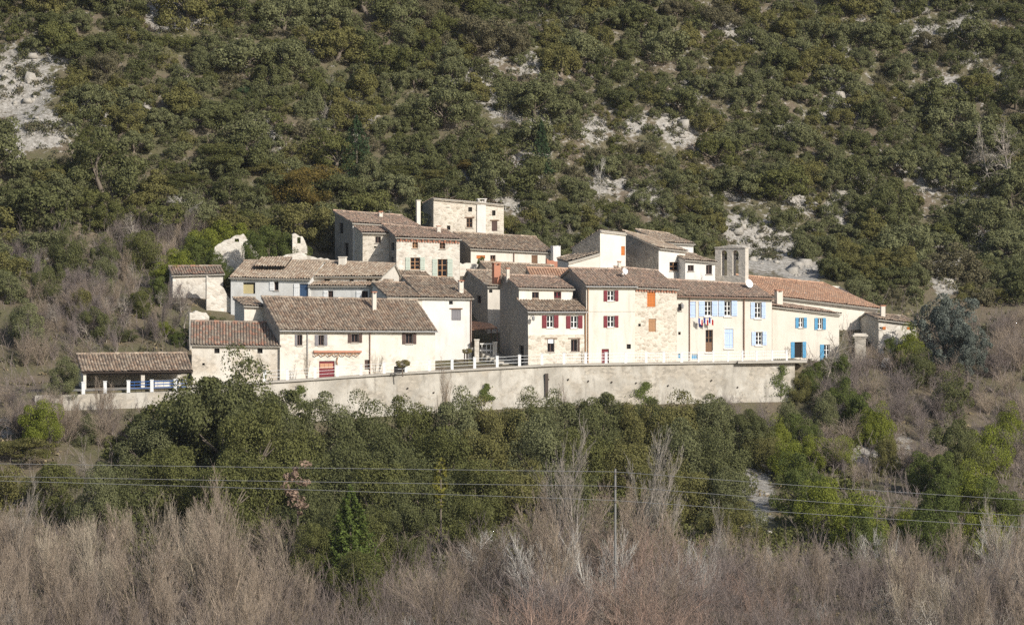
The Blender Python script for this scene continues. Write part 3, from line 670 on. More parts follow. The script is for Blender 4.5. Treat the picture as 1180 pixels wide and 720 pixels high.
T = House('T', 'village_house', 'tall white house with a single orange shutter high at the forest edge', 691.5, 721, 316.6, 47, (266, 269.5), (286.6, 289), 3.5, 3.5,
      'pale_cream_plaster', 'pale_tiles', kind='shed', over=.02, side=.02, side_wall='grey_rubble', wins=[(718, 289, 4.5, 10.5, 'closed', 'orange_paint')])
T0 = House('T0', 'lean_to_house', 'low white wing with a sloping top left of the tall white house', 655, 691.3, 315, 14, (303, 292.5), (300, 290), 4, 4, 'pale_cream_plaster', 'pale_tiles', kind='shed', over=.04, side=.02)
T2 = House('T2', 'village_house', 'upper white house with a tall shaded stone gable on its left', 759, 789.5, 319, 47, (286, 290), (268, 275.5), 4.4, 4.4,
      'white_plaster', 'pale_tiles', kind='shed', side_wall='grey_rubble', wins=[(777, 307, 11, 10, 'frame', 'tan_wood')])
T2.chimney(747, 272, 280, 6, 4.2, 'white_plaster', False)
T3 = House('T3', 'village_house', 'highest white block with a brown roof tucked behind the shaded stone gable', 762, 799, 328.5, 21, (280, 282), (266.5, 271.5), 6, 5, 'white_plaster', 'pale_tiles', kind='shed')
T4 = House('T4', 'village_house', 'small white wing with two windows just left of the bell wall', 789.6, 824, 319.5, 21, (300, 303), (289.5, 296), 4.5, 4, 'white_plaster', 'pale_tiles', kind='shed', wins=[(796, 308, 7, 9, 'dark'), (817, 310.5, 7, 11, 'dark')])
U3 = House('U3', 'ruined_outbuilding', 'long ruined outbuilding with pale wall and a strip of reddish tiles', 199, 257, 311, 14, (317.5, 316), (309, 308.5), 3, 2, 'pale_rubble', 'red_patch_tiles', cat='ruin', wins=[(219.5, 327, 1.6, 16, 'hole')])
S3 = House('S3', 'village_house', 'cottage seen only as a small brown roof behind the cream house with burgundy shutters', 690, 735, 316.5, 21, (315, 318), (305.5, 309), 5.5, 3.6, 'beige_plaster', 'rosy_tiles')

# raised patch of roof on the stepped roof of the bluish white house
mb = MB(); s = C1
for a, b, v0, v1 in ((1.6, 4.6, 1.8, 4.7),):
    q = lambda u, v: s.P(u, v, s.top(u, min(v, s.vr)) + .48)
    tile_plane(mb, q(a, v0), q(b, v0), q(b - .1, v1), q(a - .1, v1), 0, 1, seed=77)
mb.build('raised_roof', ['pale_tiles', 'dark_inside'], C1.root)

# bell wall
def bell_wall():
    a = math.radians(-33); u = Vector((math.cos(a), math.sin(a), 0)); w = Vector((-math.sin(a), math.cos(a), 0)); p0 = Vector(((824 - 590) / F * 322.5, 322.5, 0))
    k = (858.8 - 590) / F; W_ = (k * p0.y - p0.x) / (u.x - k * u.y); T_ = .64
    z = lambda py, d=320: (HZ - py) / F * d
    zb = ground(p0.x, p0.y) - .3; c = p0 + u * W_ / 2
    root = empty('bell_wall', (c.x, c.y, zb), 'grey stone bell wall with two tall arched openings rising over the town hall roof', 'bell tower')
    zt = z(286); zs0, zs1 = z(318), z(292.5); ops = [(W_ * .20, W_ * .40), (W_ * .58, W_ * .78)]
    mb = MB(); P = lambda uu, v, zz: Vector((p0.x + u.x * uu + w.x * v, p0.y + u.y * uu + w.y * v, zz))
    us = [0] + [q for o in ops for q in o] + [W_]
    for v, flip in ((0, 0), (T_, 1)):
        for i in range(5):
            a0, a1 = us[i], us[i + 1]
            if i % 2 == 0: mb.quad(P(a0, v, zb), P(a1, v, zb), P(a1, v, zt), P(a0, v, zt))
            else:
                mb.quad(P(a0, v, zb), P(a1, v, zb), P(a1, v, zs0), P(a0, v, zs0)); r = (a1 - a0) / 2; cm = (a0 + a1) / 2
                arc = [(cm - r * math.cos(math.pi * t / 8), zs1 + r * math.sin(math.pi * t / 8)) for t in range(9)]
                mb.poly([P(x, v, y) for x, y in arc[:5]] + [P(cm, v, zt), P(a0, v, zt)]); mb.poly([P(x, v, y) for x, y in arc[4:]] + [P(a1, v, zt), P(cm, v, zt)])
    for a0, a1 in ops:
        r = (a1 - a0) / 2; cm = (a0 + a1) / 2
        loop = [(a0, zs0)] + [(cm - r * math.cos(math.pi * t / 8), zs1 + r * math.sin(math.pi * t / 8)) for t in range(9)] + [(a1, zs0), (a0, zs0)]
        for (x0, y0), (x1, y1) in zip(loop, loop[1:]): mb.quad(P(x0, 0, y0), P(x1, 0, y1), P(x1, T_, y1), P(x0, T_, y0))
    for uu in (0, W_): mb.quad(P(uu, 0, zb), P(uu, T_, zb), P(uu, T_, zt), P(uu, 0, zt))
    mb.build('wall', 'bell_stone', root)
    cb = MB(); m = W_ / 2; e = .06
    prof = [(-e, zt + .002), (m, zt + .28), (W_ + e, zt + .002)]
    cb.hexa([P(-e, -e, zt), P(m, -e, zt), P(m, T_ + e, zt), P(-e, T_ + e, zt), P(-e, -e, zt + .06), P(m, -e, zt + .3), P(m, T_ + e, zt + .3), P(-e, T_ + e, zt + .06)])
    cb.hexa([P(m, -e, zt), P(W_ + e, -e, zt), P(W_ + e, T_ + e, zt), P(m, T_ + e, zt), P(m, -e, zt + .3), P(W_ + e, -e, zt + .06), P(W_ + e, T_ + e, zt + .06), P(m, T_ + e, zt + .3)])
    cb.build('coping', 'bell_stone', root)
    for a0, a1 in ops:
        bb = MB(); cm = (a0 + a1) / 2; q = zs1 - .15
        pr = [(.02, .0), (.05, -.06), (.09, -.22), (.13, -.36), (.18, -.44)]
        bb.tube([P(cm, T_ / 2, q + h) for _, h in pr], [r for r, _ in pr], 10); bl = bb.build('bell', 'dark_wood', root)
        yb = MB(); yb.box(P(a0 + .01, T_ / 2 - .05, q + .002), u * (a1 - a0 - .02), w * .1, (0, 0, .12)); yb.build('yoke', 'dark_wood', bl)
    db = MB(); cc = P(W_ + .5, T_ + .2, z(325)); 
bell_wall()
def dish(px, py, d, r, label):
    c = at(px, py, d); n = Vector((.55, -.75, .35)).normalized(); a = n.orthogonal().normalized(); b = n.cross(a)
    root = empty('satellite_dish', c, label, 'satellite dish'); mb = MB()
    rings = [(0, -.12), (.5, -.09), (.85, -.03), (1, 0)]
    pts = [[c + (a * math.cos(t) + b * math.sin(t)) * r * q + n * h for t in [2 * math.pi * j / 14 for j in range(14)]] for q, h in rings]
    for i in range(3):
        for j in range(14): mb.quad(pts[i][j], pts[i][(j + 1) % 14], pts[i + 1][(j + 1) % 14], pts[i + 1][j])
    mb.build('reflector', 'white_paint', root); kb = MB(); kb.tube([c - n * .12, c - n * .3 - Vector((0, 0, 1.0))], .035, 6); kb.tube([c - b * r * .9, c + n * .4], .02, 5); kb.build('bracket', 'zinc', root)
dish(863.5, 326.5, 312, .42, 'white satellite dish at the foot of the bell wall on the roof')
dish(720.5, 312, 306, .3, 'small white satellite dish on the roof above burgundy shutters')

# ------------------------------------------------------------------ ruins and garden walls
def ruin(name, label, px0, px1, d, a, tops, m, th=.55, holes=(), cat='ruin'):
    """freestanding broken wall; tops = photo points of its ragged upper edge"""
    aa = math.radians(a); u = Vector((math.cos(aa), math.sin(aa), 0)); w = Vector((-math.sin(aa), math.cos(aa), 0)); p0 = Vector(((px0 - 590) / F * d, d, 0))
    def hit(px): k = (px - 590) / F; return (k * p0.y - p0.x) / (u.x - k * u.y)
    W_ = hit(px1); tp = [(hit(x), (HZ - y) / F * (p0 + u * hit(x)).y) for x, y in tops]
    zb = min(ground(*(p0 + u * t * W_).xy) for t in (0, .5, 1)) - .4
    g = random.Random(int(px0)); n = max(6, int(W_ / .3)); c = p0 + u * W_ / 2
    root = empty(name, (c.x, c.y, zb), label, cat); mb = MB()
    ho = [(hit(x - ww / 2), hit(x + ww / 2), (HZ - y - hh / 2) / F * (p0.y), (HZ - y + hh / 2) / F * p0.y) for x, y, ww, hh in holes]
    rag = [g.uniform(-.12, .1) for _ in range(n + 2)]
    zt = lambda uu: interp(uu, tp) + lerp(rag[int(uu / W_ * n)], rag[int(uu / W_ * n) + 1], uu / W_ * n - int(uu / W_ * n))
    cuts = [W_ * i / n for i in range(1, n)]
    wall_grid(mb, p0, u, W_, zb, zt, ho, cuts=cuts, inn=w, rec=th); wall_grid(mb, p0 + w * th, u, W_, zb, zt, ho, cuts=cuts, inn=-w, rec=.01)
    us = [0] + cuts + [W_]; P = lambda uu, v, z: Vector((p0.x + u.x * uu + w.x * v, p0.y + u.y * uu + w.y * v, z))
    for x0, x1 in zip(us, us[1:]): mb.quad(P(x0, 0, zt(x0)), P(x1, 0, zt(x1)), P(x1, th, zt(x1)), P(x0, th, zt(x0)))
    for uu in (0, W_): mb.quad(P(uu, 0, zb), P(uu, th, zb), P(uu, th, zt(uu)), P(uu, 0, zt(uu)))
    mb.build('wall', m, root); return root
ruin('ruined_gable', 'pale ruined gable wall with one small square window among ivy', 244, 306, 322, 8, [(244, 300), (248, 284), (262, 275), (280, 269.5), (289, 280), (297, 292), (306, 300)], 'pale_rubble', holes=[(273, 277, 5, 3.8)])
ruin('ruined_wall', 'small ruined wall piece with an arched hole right of the ivy', 337, 354, 326, 10, [(337, 269), (343, 270), (350, 273), (354, 285)], 'pale_rubble', holes=[(344.5, 277, 4, 7)])
ruin('ruined_wall', 'low broken stone wall along the pale roof of the bluish white house', 300, 392, 318.5, 6, [(300, 302), (318, 297), (330, 293), (345, 290), (358, 296), (392, 301)], 'pale_rubble')
ruin('garden_wall', 'square stump of stone wall behind the low barn roof', 218.5, 241, 300, 14, [(218.5, 359), (232, 358.5), (241, 363)], 'pale_rubble', cat='wall')
ruin('ruined_wall', 'sloping ruined wall of a fallen vault below the reddish tiles', 238, 266, 309, 14, [(238, 318), (250, 322), (258, 333), (266, 346)], 'pale_rubble')
ruin('garden_wall', 'stone terrace wall under the tall cream house beside the dark alley', 502, 545, 304.9, 21, [(502, 398), (520, 403), (530, 402), (545, 402)], 'concrete', cat='wall')
ruin('garden_wall', 'pale parapet on the terrace behind the broad grey brown roof', 530, 652, 325.2, 21, [(530, 303.5), (590, 305), (652, 308)], 'cream_plaster', .25, cat='wall')
ruin('garden_wall', 'thick stub of white plastered chimney wall right of the long brown roof', 637.5, 646, 328, 21, [(637.5, 283), (646, 283.5)], 'white_plaster', .7, cat='wall')
ruin('garden_wall', 'low wall of terracotta blocks beside the white chimney stub', 630, 654, 327, 21, [(630, 299), (654, 302)], 'terracotta', .3, cat='wall')

# ------------------------------------------------------------------ retaining wall, railing, wash house
def retaining_wall():
    c = (-7, ywall(-7) - .1, road(-7) - 4.6)
    root = empty('retaining_wall', c, 'long stained concrete retaining wall holding up the village street', 'wall')
    mb = MB(); xs = np.arange(-39.5, 25.51, .65); g = random.Random(3)
    top = lambda x: road(x) + .02 - (.25 if x < -27 else 0)
    def P(x, v, z): return (x, ywall(x) + v, z)
    prev = None
    for a, b in zip(xs, xs[1:]):
        for q in range(6):
            f = lambda x, q: lerp(road(x) - 4.6, top(x), q / 6)
            o = lambda x, q: -.18 + .18 * q / 6 + noise.noise((x * .6, q * .7, 1)) * .05
            mb.quad(P(a, o(a, q), f(a, q)), P(b, o(b, q), f(b, q)), P(b, o(b, q + 1), f(b, q + 1)), P(a, o(a, q + 1), f(a, q + 1)))
        mb.quad(P(a, o(a, 6), top(a)), P(b, o(b, 6), top(b)), P(b, .8, top(b)), P(a, .8, top(a)))
    x = xs[-1]; mb.poly([P(x, -.18, road(x) - 4.6), P(x, .8, road(x) - 4.6), P(x, .8, top(x)), P(x, 0, top(x))])
    mb.build('wall', 'stained_concrete', root)
    cb = MB(); n = 60; xs2 = np.linspace(-27.3, 26.6, n)
    for a, b in zip(xs2, xs2[1:]):
        ja, jb = (.55 if a > 19.6 else .2), (.55 if a > 19.6 else .2)
        th = .2 if a > 19.6 else .16
        cb.hexa([P(a, -ja, road(a) + .03), P(b, -jb, road(b) + .03), P(b, .9, road(b) + .03), P(a, .9, road(a) + .03),
                 P(a, -ja, road(a) + .03 + th), P(b, -jb, road(b) + .03 + th), P(b, .9, road(b) + .03 + th), P(a, .9, road(a) + .03 + th)])
    cb.build('coping', 'concrete', root)
    sb = MB(); z = road(3.2); sb.box(P(2.9, -.24, z - 2.6), (.28, .1, 0), (0, .2, 0), (0, 0, 2.0)); sb.build('drain_channel', 'dark_wood', root)
    for px, py in ((330, 452), (352, 455), (470, 447), (500, 452), (560, 446), (632, 437), (655, 437), (678, 439), (705, 440), (733, 441), (770, 444), (820, 438), (850, 446)):
        k = (px - 590) / F; x = k * (285 + .385 * 27) / (1 - k * .385); y = ywall(x); z = (HZ - py) / F * y
        hb = MB(); hb.tube([(x, y - .2, z), (x, y + .02, z)], .075, 7); hb.build('drain_hole', 'dark_wood', root)
retaining_wall()
posts = [305, 331, 339, 363, 388.7, 416, 442.7, 468, 495, 521, 547, 573, 598.7, 624.6, 650, 675, 698.5, 721, 744.6, 765, 785.6, 805, 822, 839, 855.6, 872, 890, 906.7]
def xw(px):
    k = (px - 590) / F; return k * (285 + .385 * 27) / (1 - k * .385)
def railing():
    x0 = xw(600); root = empty('railing', (x0, ywall(x0), road(x0) + .2), 'white street railing of posts and thin rails along the top of the retaining wall', 'railing')
    hgt = .95; px = [p for p in posts if p != 339]
    for p in px:
        x = xw(p); y = ywall(x) + .08; z = road(x) + .192; w = .12 if p < 790 else .08
        mb = MB(); mb.box((x - w, y - .09, z), (w * 2, 0, 0), (0, .18, 0), (0, 0, hgt)); mb.box((x - w - .02, y - .11, z + hgt), (w * 2 + .04, 0, 0), (0, .22, 0), (0, 0, .04))
        mb.build('post', 'white_paint', root)
    for h in (.3, .58, .86):
        mb = MB(); xs = [xw(p) for p in px]
        for a, b in zip(xs, xs[1:]): mb.tube([(a, ywall(a) + .08, road(a) + .19 + h), (b, ywall(b) + .08, road(b) + .19 + h)], .022 if a > 3.5 else .014, 6)
        mb.build('rail', 'white_paint', root)
    mb = MB(); a = xw(640); 
    while a < xw(905):
        mb.tube([(a, ywall(a) + .08, road(a) + .3), (a, ywall(a) + .08, road(a) + 1.02)], .014, 4, caps=False); a += .2
    mb.build('balusters', 'white_paint', root)
railing()
def wash_house():
    d = 287.5; a = math.radians(14); c = at(155, 440, d); z0 = road(c.x)
    root = empty('open_wash_house', (c.x, c.y, z0), 'long open wash house under a brown tiled roof at the left end', 'shelter')
    u = Vector((math.cos(a), math.sin(a), 0)); w = Vector((-math.sin(a), math.cos(a), 0)); p0 = Vector(((96 - 590) / F * 285.5, 285.5, 0)); W_ = 9.3
    P = lambda uu, v, z: Vector((p0.x + u.x * uu + w.x * v, p0.y + u.y * uu + w.y * v, z)); zz = lambda py, y: (HZ - py) / F * y
    ze, zr = zz(428, 286.5), zz(408, 290)
    mb = MB(); tile_plane(mb, P(-.2, -.3, ze), P(W_, -.3, ze), P(W_, 3.4, zr), P(-.2, 3.4, zr), 0, 1, seed=4, pitch=.26); ridge_tiles(mb, P(-.2, 3.4, zr + .05), P(W_, 3.4, zr + .05), 0)
    mb.build('roof', ['brown_tiles', 'dark_wood'], root)
    mb = MB(); mb.box(P(0, 3.1, z0 - .5), u * W_, w * .35, (0, 0, zr - z0 + .4)); mb.build('back_wall', 'grey_rubble', root)
    mb = MB(); mb.quad(P(0, 0, z0 - .5), P(0, 3.1, z0 - .5), P(0, 3.1, zr - .15), P(0, 0, ze - .15)); mb.quad(P(.25, 0, z0 - .5), P(.25, 3.1, z0 - .5), P(.25, 3.1, zr - .15), P(.25, 0, ze - .15)); mb.quad(P(0, 0, z0 - .5), P(.25, 0, z0 - .5), P(.25, 0, ze - .15), P(0, 0, ze - .15)); mb.build('side_wall', 'patchy_plaster', root)
    for uu in (4.9, 8.0):
        mb = MB(); mb.box(P(uu, .1, z0 - .4), u * .32, w * .32, (0, 0, ze - z0 + .25)); mb.build('pillar', 'pale_rubble', root)
    mb = MB(); mb.box(P(0, .05, ze - .26), u * W_, w * .18, (0, 0, .14)); mb.build('beam', 'dark_wood', root)
    bas = empty('stone_basin', P(6.6, 1.2, z0), 'pale stone basin inside the open wash house', 'basin')
    mb = MB(); q = P(6.2, 1.0, z0)
    mb.box(q, u * 2.0, w * .16, (0, 0, .62)); mb.box(q + w * .9, u * 2.0, w * .16, (0, 0, .62)); mb.box(q + w * .16, u * .16, w * .74, (0, 0, .62)); mb.box(q + w * .16 + u * 1.84, u * .16, w * .74, (0, 0, .62)); mb.box(q + w * .16 + u * .16, u * 1.68, w * .74, (0, 0, .3))
    mb.build('trough', 'white_plaster', bas)
    rl = empty('railing', at(150, 440, 283.6), 'short railing of white posts and blue bars in front of the wash house', 'railing')
    pp = [(96, 449), (121, 449), (148, 447), (175, 446.5), (202, 446)]
    pos = [(xw(p), ywall(xw(p)) + .05, road(xw(p)) - .22) for p, _ in pp]
    for x, y, z in pos:
        mb = MB(); mb.box((x - .13, y - .1, z), (.26, 0, 0), (0, .2, 0), (0, 0, .98)); mb.box((x - .16, y - .13, z + .98), (.32, 0, 0), (0, .26, 0), (0, 0, .06)); mb.build('post', 'white_paint', rl)
    x9 = xw(217); pos.append((x9, ywall(x9) + .05, road(x9) - .22))
    for h in (.35, .62, .88):
        mb = MB()
        for (xa, ya, za), (xb, yb, zb_) in zip(pos[2:], pos[3:]): mb.tube([(xa, ya, za + h), (xb, yb, zb_ + h)], .04, 6)
        mb.build('rail', 'deep_blue_paint', rl)
    mb = MB()
    for (xa, ya, za), (xb, yb, zb_) in zip(pos[2:], pos[3:]):
        for i in range(1, 4): t = i / 4; mb.tube([(lerp(xa, xb, t), lerp(ya, yb, t), lerp(za, zb_, t) + .32), (lerp(xa, xb, t), lerp(ya, yb, t), lerp(za, zb_, t) + .88)], .018, 4, caps=False)
    mb.build('balusters', 'deep_blue_paint', rl)
wash_house()

# stone gate pillar, flags, pergolas, stairs, lamps
def gate_pillar():
    c = at(991, 407, 312); z0 = ground(c.x, c.y) - .2; root = empty('gate_pillar', (c.x, c.y, z0), 'broad grey stone monument pillar with a wide cap right of the blue doors', 'pillar')
    zt = (HZ - 384) / F * 312; mb = MB(); s_ = .5
    mb.box((c.x - s_, c.y - .35, z0), (2 * s_, 0, 0), (0, .7, 0), (0, 0, zt - z0 - .42)); mb.build('shaft', 'grey_rubble', root)
    mb = MB(); mb.box((c.x - s_ - .08, c.y - .43, zt - .42), (2 * s_ + .16, 0, 0), (0, .86, 0), (0, 0, .14)); mb.box((c.x - s_ - .2, c.y - .55, zt - .28), (2 * s_ + .4, 0, 0), (0, 1.1, 0), (0, 0, .16)); mb.box((c.x - s_ - .05, c.y - .4, zt - .12), (2 * s_ + .1, 0, 0), (0, .8, 0), (0, 0, .12)); mb.build('cap', 'bell_stone', root)
gate_pillar()
def flags():
    u, d = I.hit(807.5); c = I.P(u, -.1, (HZ - 374) / F * d); root = empty('flag_bracket', c, 'wall bracket with small tricolour flags over the town hall door', 'flags')
    mb = MB(); mb.box(c + Vector((-.2, 0, -.2)), I.u * .4, I.w * .09, (0, 0, .32)); mb.build('shield', 'flag_blue', root)
    for t, k in ((-.55, 0), (.05, 1), (.6, 2)):
        tip = c + I.u * t - I.w * .55 + Vector((0, 0, .75)); pb = MB(); pb.tube([c, tip], .018, 5); po = pb.build('flag_pole', 'tan_wood', root)
        fb = MB()
        for i, mt in enumerate((0, 1, 2)):
            for j in range(3):
                x0, x1 = (i * 3 + j) / 9, (i * 3 + j + 1) / 9; f = lambda x, z: tip + (c - tip) * .08 + I.u * (x * .42) + I.w * (.05 * math.sin(x * 9 + k)) + Vector((0, 0, -z * .5 - x * .28))
                a, b, c_, d_ = f(x0, 1), f(x1, 1), f(x1, 0), f(x0, 0); o = I.w * .006; fb.hexa([a, b, b + o, a + o, d_, c_, c_ + o, d_ + o], mt)
        fb.build('flag', ['flag_blue', 'flag_white', 'flag_red'], po)
flags()
def vine():
    P = lambda px, py, o: B.P(B.hit(px)[0], -o, (HZ - py) / F * B.hit(px)[1]); c = P(388, 433, .1); root = empty('bare_vine', c, 'leafless vine trained along the tiled ledge over the red garage door', 'vine')
    mb = MB(); mb.tube([P(388, 433, .12), P(389, 424, .14), P(387.5, 416, .13), P(389, 410, .2)], [.06, .05, .05, .04], 6); mb.build('trunk', 'tan_wood', root)
    mb = MB(); mb.tube([P(x, 408.5 + 1.1 * math.sin(x * .8) + .5 * math.sin(x * 1.7), .2) for x in np.linspace(361, 413, 40)], .045, 5); mb.build('branch', 'tan_wood', root)
vine()
c = next(at(1022, 423, q) for q in np.arange(280, 340, .3) if ground(at(1022, 423, q).x, q) > at(1022, 423, q).z); root = empty('covered_mound', (c.x, c.y, ground(c.x, c.y)), 'small white rounded cover standing among brambles under the church', 'cover')
mb = MB(); g0 = ground(c.x, c.y) - .1
for i in range(5):
    for j in range(12):
        q = lambda i_, j_: (c.x + .62 * math.cos(i_ * .314) * math.cos(j_ * .5236), c.y + .5 * math.cos(i_ * .314) * math.sin(j_ * .5236), g0 + .95 * math.sin(i_ * .314) + .04 * math.sin(j_ * 3))
        mb.quad(q(i, j), q(i, j + 1), q(i + 1, j + 1), q(i + 1, j))
mb.build('cover', 'white_paint', root, smooth=True)
def wall_lamp(h, px, py, label):
    u, d = h.hit(px); c = h.P(u, -.02, (HZ - py) / F * d); root = empty('wall_lamp', c, label, 'lamp')
    mb = MB(); mb.tube([c, c - h.w * .3 + Vector((0, 0, .12)), c - h.w * .45], .025, 6); mb.build('bracket', 'dark_wood', root)
    mb = MB(); q = c - h.w * .45; pr = [(.03, .02), (.16, -.08), (.12, -.36), (.05, -.42)]; mb.tube([q + Vector((0, 0, z)) for _, z in pr], [r for r, _ in pr], 8); mb.build('lantern', 'zinc', root)
wall_lamp(I, 784, 350, 'black lantern on the town hall wall near its left pipe')
wall_lamp(Fl, 612.5, 364, 'black lantern on the corner of the house with a stone ground floor')
def pergola(label, pts, d, ph, post_m, roof_m=None):
    """posts at photo points with a light beam frame"""
    c = at(pts[0][0], pts[0][1], d); z0 = ground(c.x, c.y); root = empty('pergola', (c.x, c.y, z0), label, 'pergola'); tops = []
    for x, y, dd in pts:
        q = at(x, y, dd); g = min(ground(q.x, q.y), q.z - .8); mb = MB(); mb.tube([(q.x, q.y, g - .1), q], .05, 6); mb.build('post', post_m, root); tops.append(q)
    mb = MB(); n = len(tops)
    for i in range(n): mb.tube([tops[i], tops[(i + 1) % n]], .04, 6)
    if n == 4:
        for t in (.2, .4, .6, .8): mb.tube([tops[0].lerp(tops[1], t), tops[3].lerp(tops[2], t)], .03, 5)
    mb.build('beams', post_m, root)
    if roof_m and n == 4:
        mb = MB(); a, b, c_, e = [t + Vector((0, 0, .06)) for t in tops]; mb.hexa([a, b, c_, e] + [t + Vector((0, 0, .05)) for t in (a, b, c_, e)]); mb.build('canopy', roof_m, root)
pergola('rusty pergola with a thatched cover at the foot of the dark alley', [(532, 381, 306.3), (573, 378.5, 307), (566, 374, 309.2), (545, 371, 308.8)], 306, 2, 'copper_pipe', 'salmon_wood')
for px, lab in ((549.5, 'left pale stone gate post at the bottom of the alley steps'), (570.3, 'right pale stone gate post at the bottom of the alley steps')):
    c = at(px, 400, 304.2); mb = MB(); z0 = ground(c.x, c.y); zt = (HZ - (392 if px < 560 else 395)) / F * 304.2
    mb.box((c.x - .2, c.y - .2, z0 - .2), (.4, 0, 0), (0, .4, 0), (0, 0, zt - z0 + .2)); mb.box((c.x - .25, c.y - .25, zt), (.5, 0, 0), (0, .5, 0), (0, 0, .1))
    o = mb.build('gate_post', 'pale_rubble', origin=(c.x, c.y, z0)); tag(o, lab, 'gate post')
c = at(560, 405, 304); mb = MB(); root = empty('garden_gate', (c.x, c.y, c.z), 'pale wooden gate bars between the two alley gate posts', 'gate')
for py in (397, 404.5): q = at(553, py, 304.2); mb.box(q, (1.15, .2, 0), (0, .06, 0), (0, 0, .13))
for px in (555, 560, 565): q = at(px, 407, 304.28); mb.box(q, (.07, .01, 0), (0, .04, 0), (0, 0, .85))
mb.build('bars', 'white_plaster', root)
c = at(585, 412, 302.5); root = empty('stone_steps', (c.x, c.y, road(c.x)), 'stone steps climbing into the dark alley', 'steps'); mb = MB()
for i in range(9):
    q = at(592, 418, 301.6) + Vector((-.36 * i, .5 * i, 0)); mb.box((q.x - 1.0, q.y, road(q.x) - .3), (1.5, .57, 0), (-.19, .5, 0), (0, 0, .3 + .17 * (i + 1)))
mb.build('treads', 'concrete', root)
c = at(536, 415, 302.3); root = empty('trellis', (c.x, c.y, road(c.x)), 'pair of dark posts under a round clipped vine by the terrace wall', 'trellis')
for px in (535.3, 538.6):
    q = at(px, 405, 302.3); mb = MB(); mb.tube([(q.x, q.y, road(q.x) - .1), q], .06, 6); mb.build('post', 'dark_wood', root)

# ------------------------------------------------------------------ vegetation meshes
def leaf_quads(P_, Nn, size, g, aspect=1.35):
    n = len(P_); t = g.normal(size=(n, 3)); t -= Nn * (t * Nn).sum(1, keepdims=True); t /= np.linalg.norm(t, axis=1, keepdims=True) + 1e-9
    b_ = np.cross(Nn, t); s1 = (size * g.uniform(.55, 1.25, n))[:, None]; s2 = s1 / aspect * g.uniform(.7, 1.2, n)[:, None]
    V = np.stack([P_ - t * s1, P_ + b_ * s2 - t * s1 * .1, P_ + t * s1, P_ - b_ * s2 + t * s1 * .15], 1).reshape(-1, 3)
    return V
def crown_points(g, rx, ry, rz, nl, per, low=-.75, lump=(.22, .40), inner=.5):
    P_, Nn = [], []
    rm = (rx + ry + rz) / 3; ph = Vector(tuple(g.uniform(-50, 50, 3)))
    for _ in range(nl):
        d = g.normal(size=3); d /= np.linalg.norm(d)
        if d[2] < low: d[2] = -d[2] * .6
        d /= np.linalg.norm(d); q = g.uniform(inner, .9)
        f = 1 + .75 * noise.noise(Vector(tuple(d * 1.5)) + ph); q *= max(.45, f)
        if g.random() < .12: q *= g.uniform(1.05, 1.22)
        c = d * np.array([rx, ry, rz]) * q; r = g.uniform(*lump) * rm * g.choice([.6, .85, 1, 1.1]); k = int(per * g.uniform(.7, 1.3))
        n = g.normal(size=(k, 3)); n /= np.linalg.norm(n, axis=1, keepdims=True); n += d * .55; n /= np.linalg.norm(n, axis=1, keepdims=True)
        P_.append(c + n * (r * np.where(g.random((k, 1)) < .75, g.uniform(.86, 1.08, (k, 1)), g.uniform(.5, 1.25, (k, 1)))) * np.array([1, 1, .8]))
        nn = n + g.normal(size=(k, 3)) * .6 + np.array([0, 0, .15]); Nn.append(nn / np.linalg.norm(nn, axis=1, keepdims=True))
    return np.concatenate(P_), np.concatenate(Nn)
def quad_idx(n): return np.arange(n * 4).reshape(n, 4)
def trunk_arrays(segs, k=5):
    V, Q = [], []
    for p, q, r0, r1 in segs:
        p, q = np.asarray(p, float), np.asarray(q, float); d = q - p; d /= np.linalg.norm(d) + 1e-9
        a = np.cross(d, [.3, .2, 1.0] if abs(d[2]) < .95 else [1, 0, 0]); a /= np.linalg.norm(a); b_ = np.cross(d, a); n = len(V)
        for c_, r in ((p, r0), (q, r1)):
            for j in range(k): t = 2 * math.pi * j / k; V.append(c_ + (a * math.cos(t) + b_ * math.sin(t)) * r)
        for j in range(k): Q.append((n + j, n + (j + 1) % k, n + k + (j + 1) % k, n + k + j))
    return np.array(V), np.array(Q)
def oak_data(seed, rx, rz, nl, per, leaf_s, mat, h=1.0, split=False, trunk='trunk_bark', lump=(.25, .42)):
    """crown sits on a short trunk; origin at the foot. split: crown and trunk as two meshes"""
    g = np.random.default_rng(seed); zc = h + rz * .5
    P_, Nn = crown_points(g, rx, rx * g.uniform(.85, 1.1), rz, nl, per, lump=lump); P_ = P_ + np.array([0, 0, zc])
    V = leaf_quads(P_, Nn, leaf_s, g); Q = quad_idx(len(P_))
    segs = []; base = np.array([0, 0, -4.5 if split else -.4]); top = np.array([g.normal() * .2, g.normal() * .2, zc * .75]); r = rx * .075
    segs.append((base, top, r * 1.3, r * .8))
    for _ in range(7):
        d = g.normal(size=3); d[2] = abs(d[2]) * .8 + .3; d /= np.linalg.norm(d); e = top + d * np.array([rx, rx, rz]) * .72; m_ = (top + e) / 2 + g.normal(size=3) * .15
        segs += [(top * g.uniform(.7, 1), m_, r * .5, r * .32), (m_, e, r * .32, r * .1)]
    TV, TQ = trunk_arrays(segs)
    if split: return fast_mesh('crown', V, Q, [mat]), fast_mesh('trunk', TV, TQ, [trunk])
    n = len(V); return fast_mesh('evergreen_oak', np.concatenate([V, TV]), np.concatenate([Q, TQ + n]), [mat, trunk], [0] * len(Q) + [1] * len(TQ))
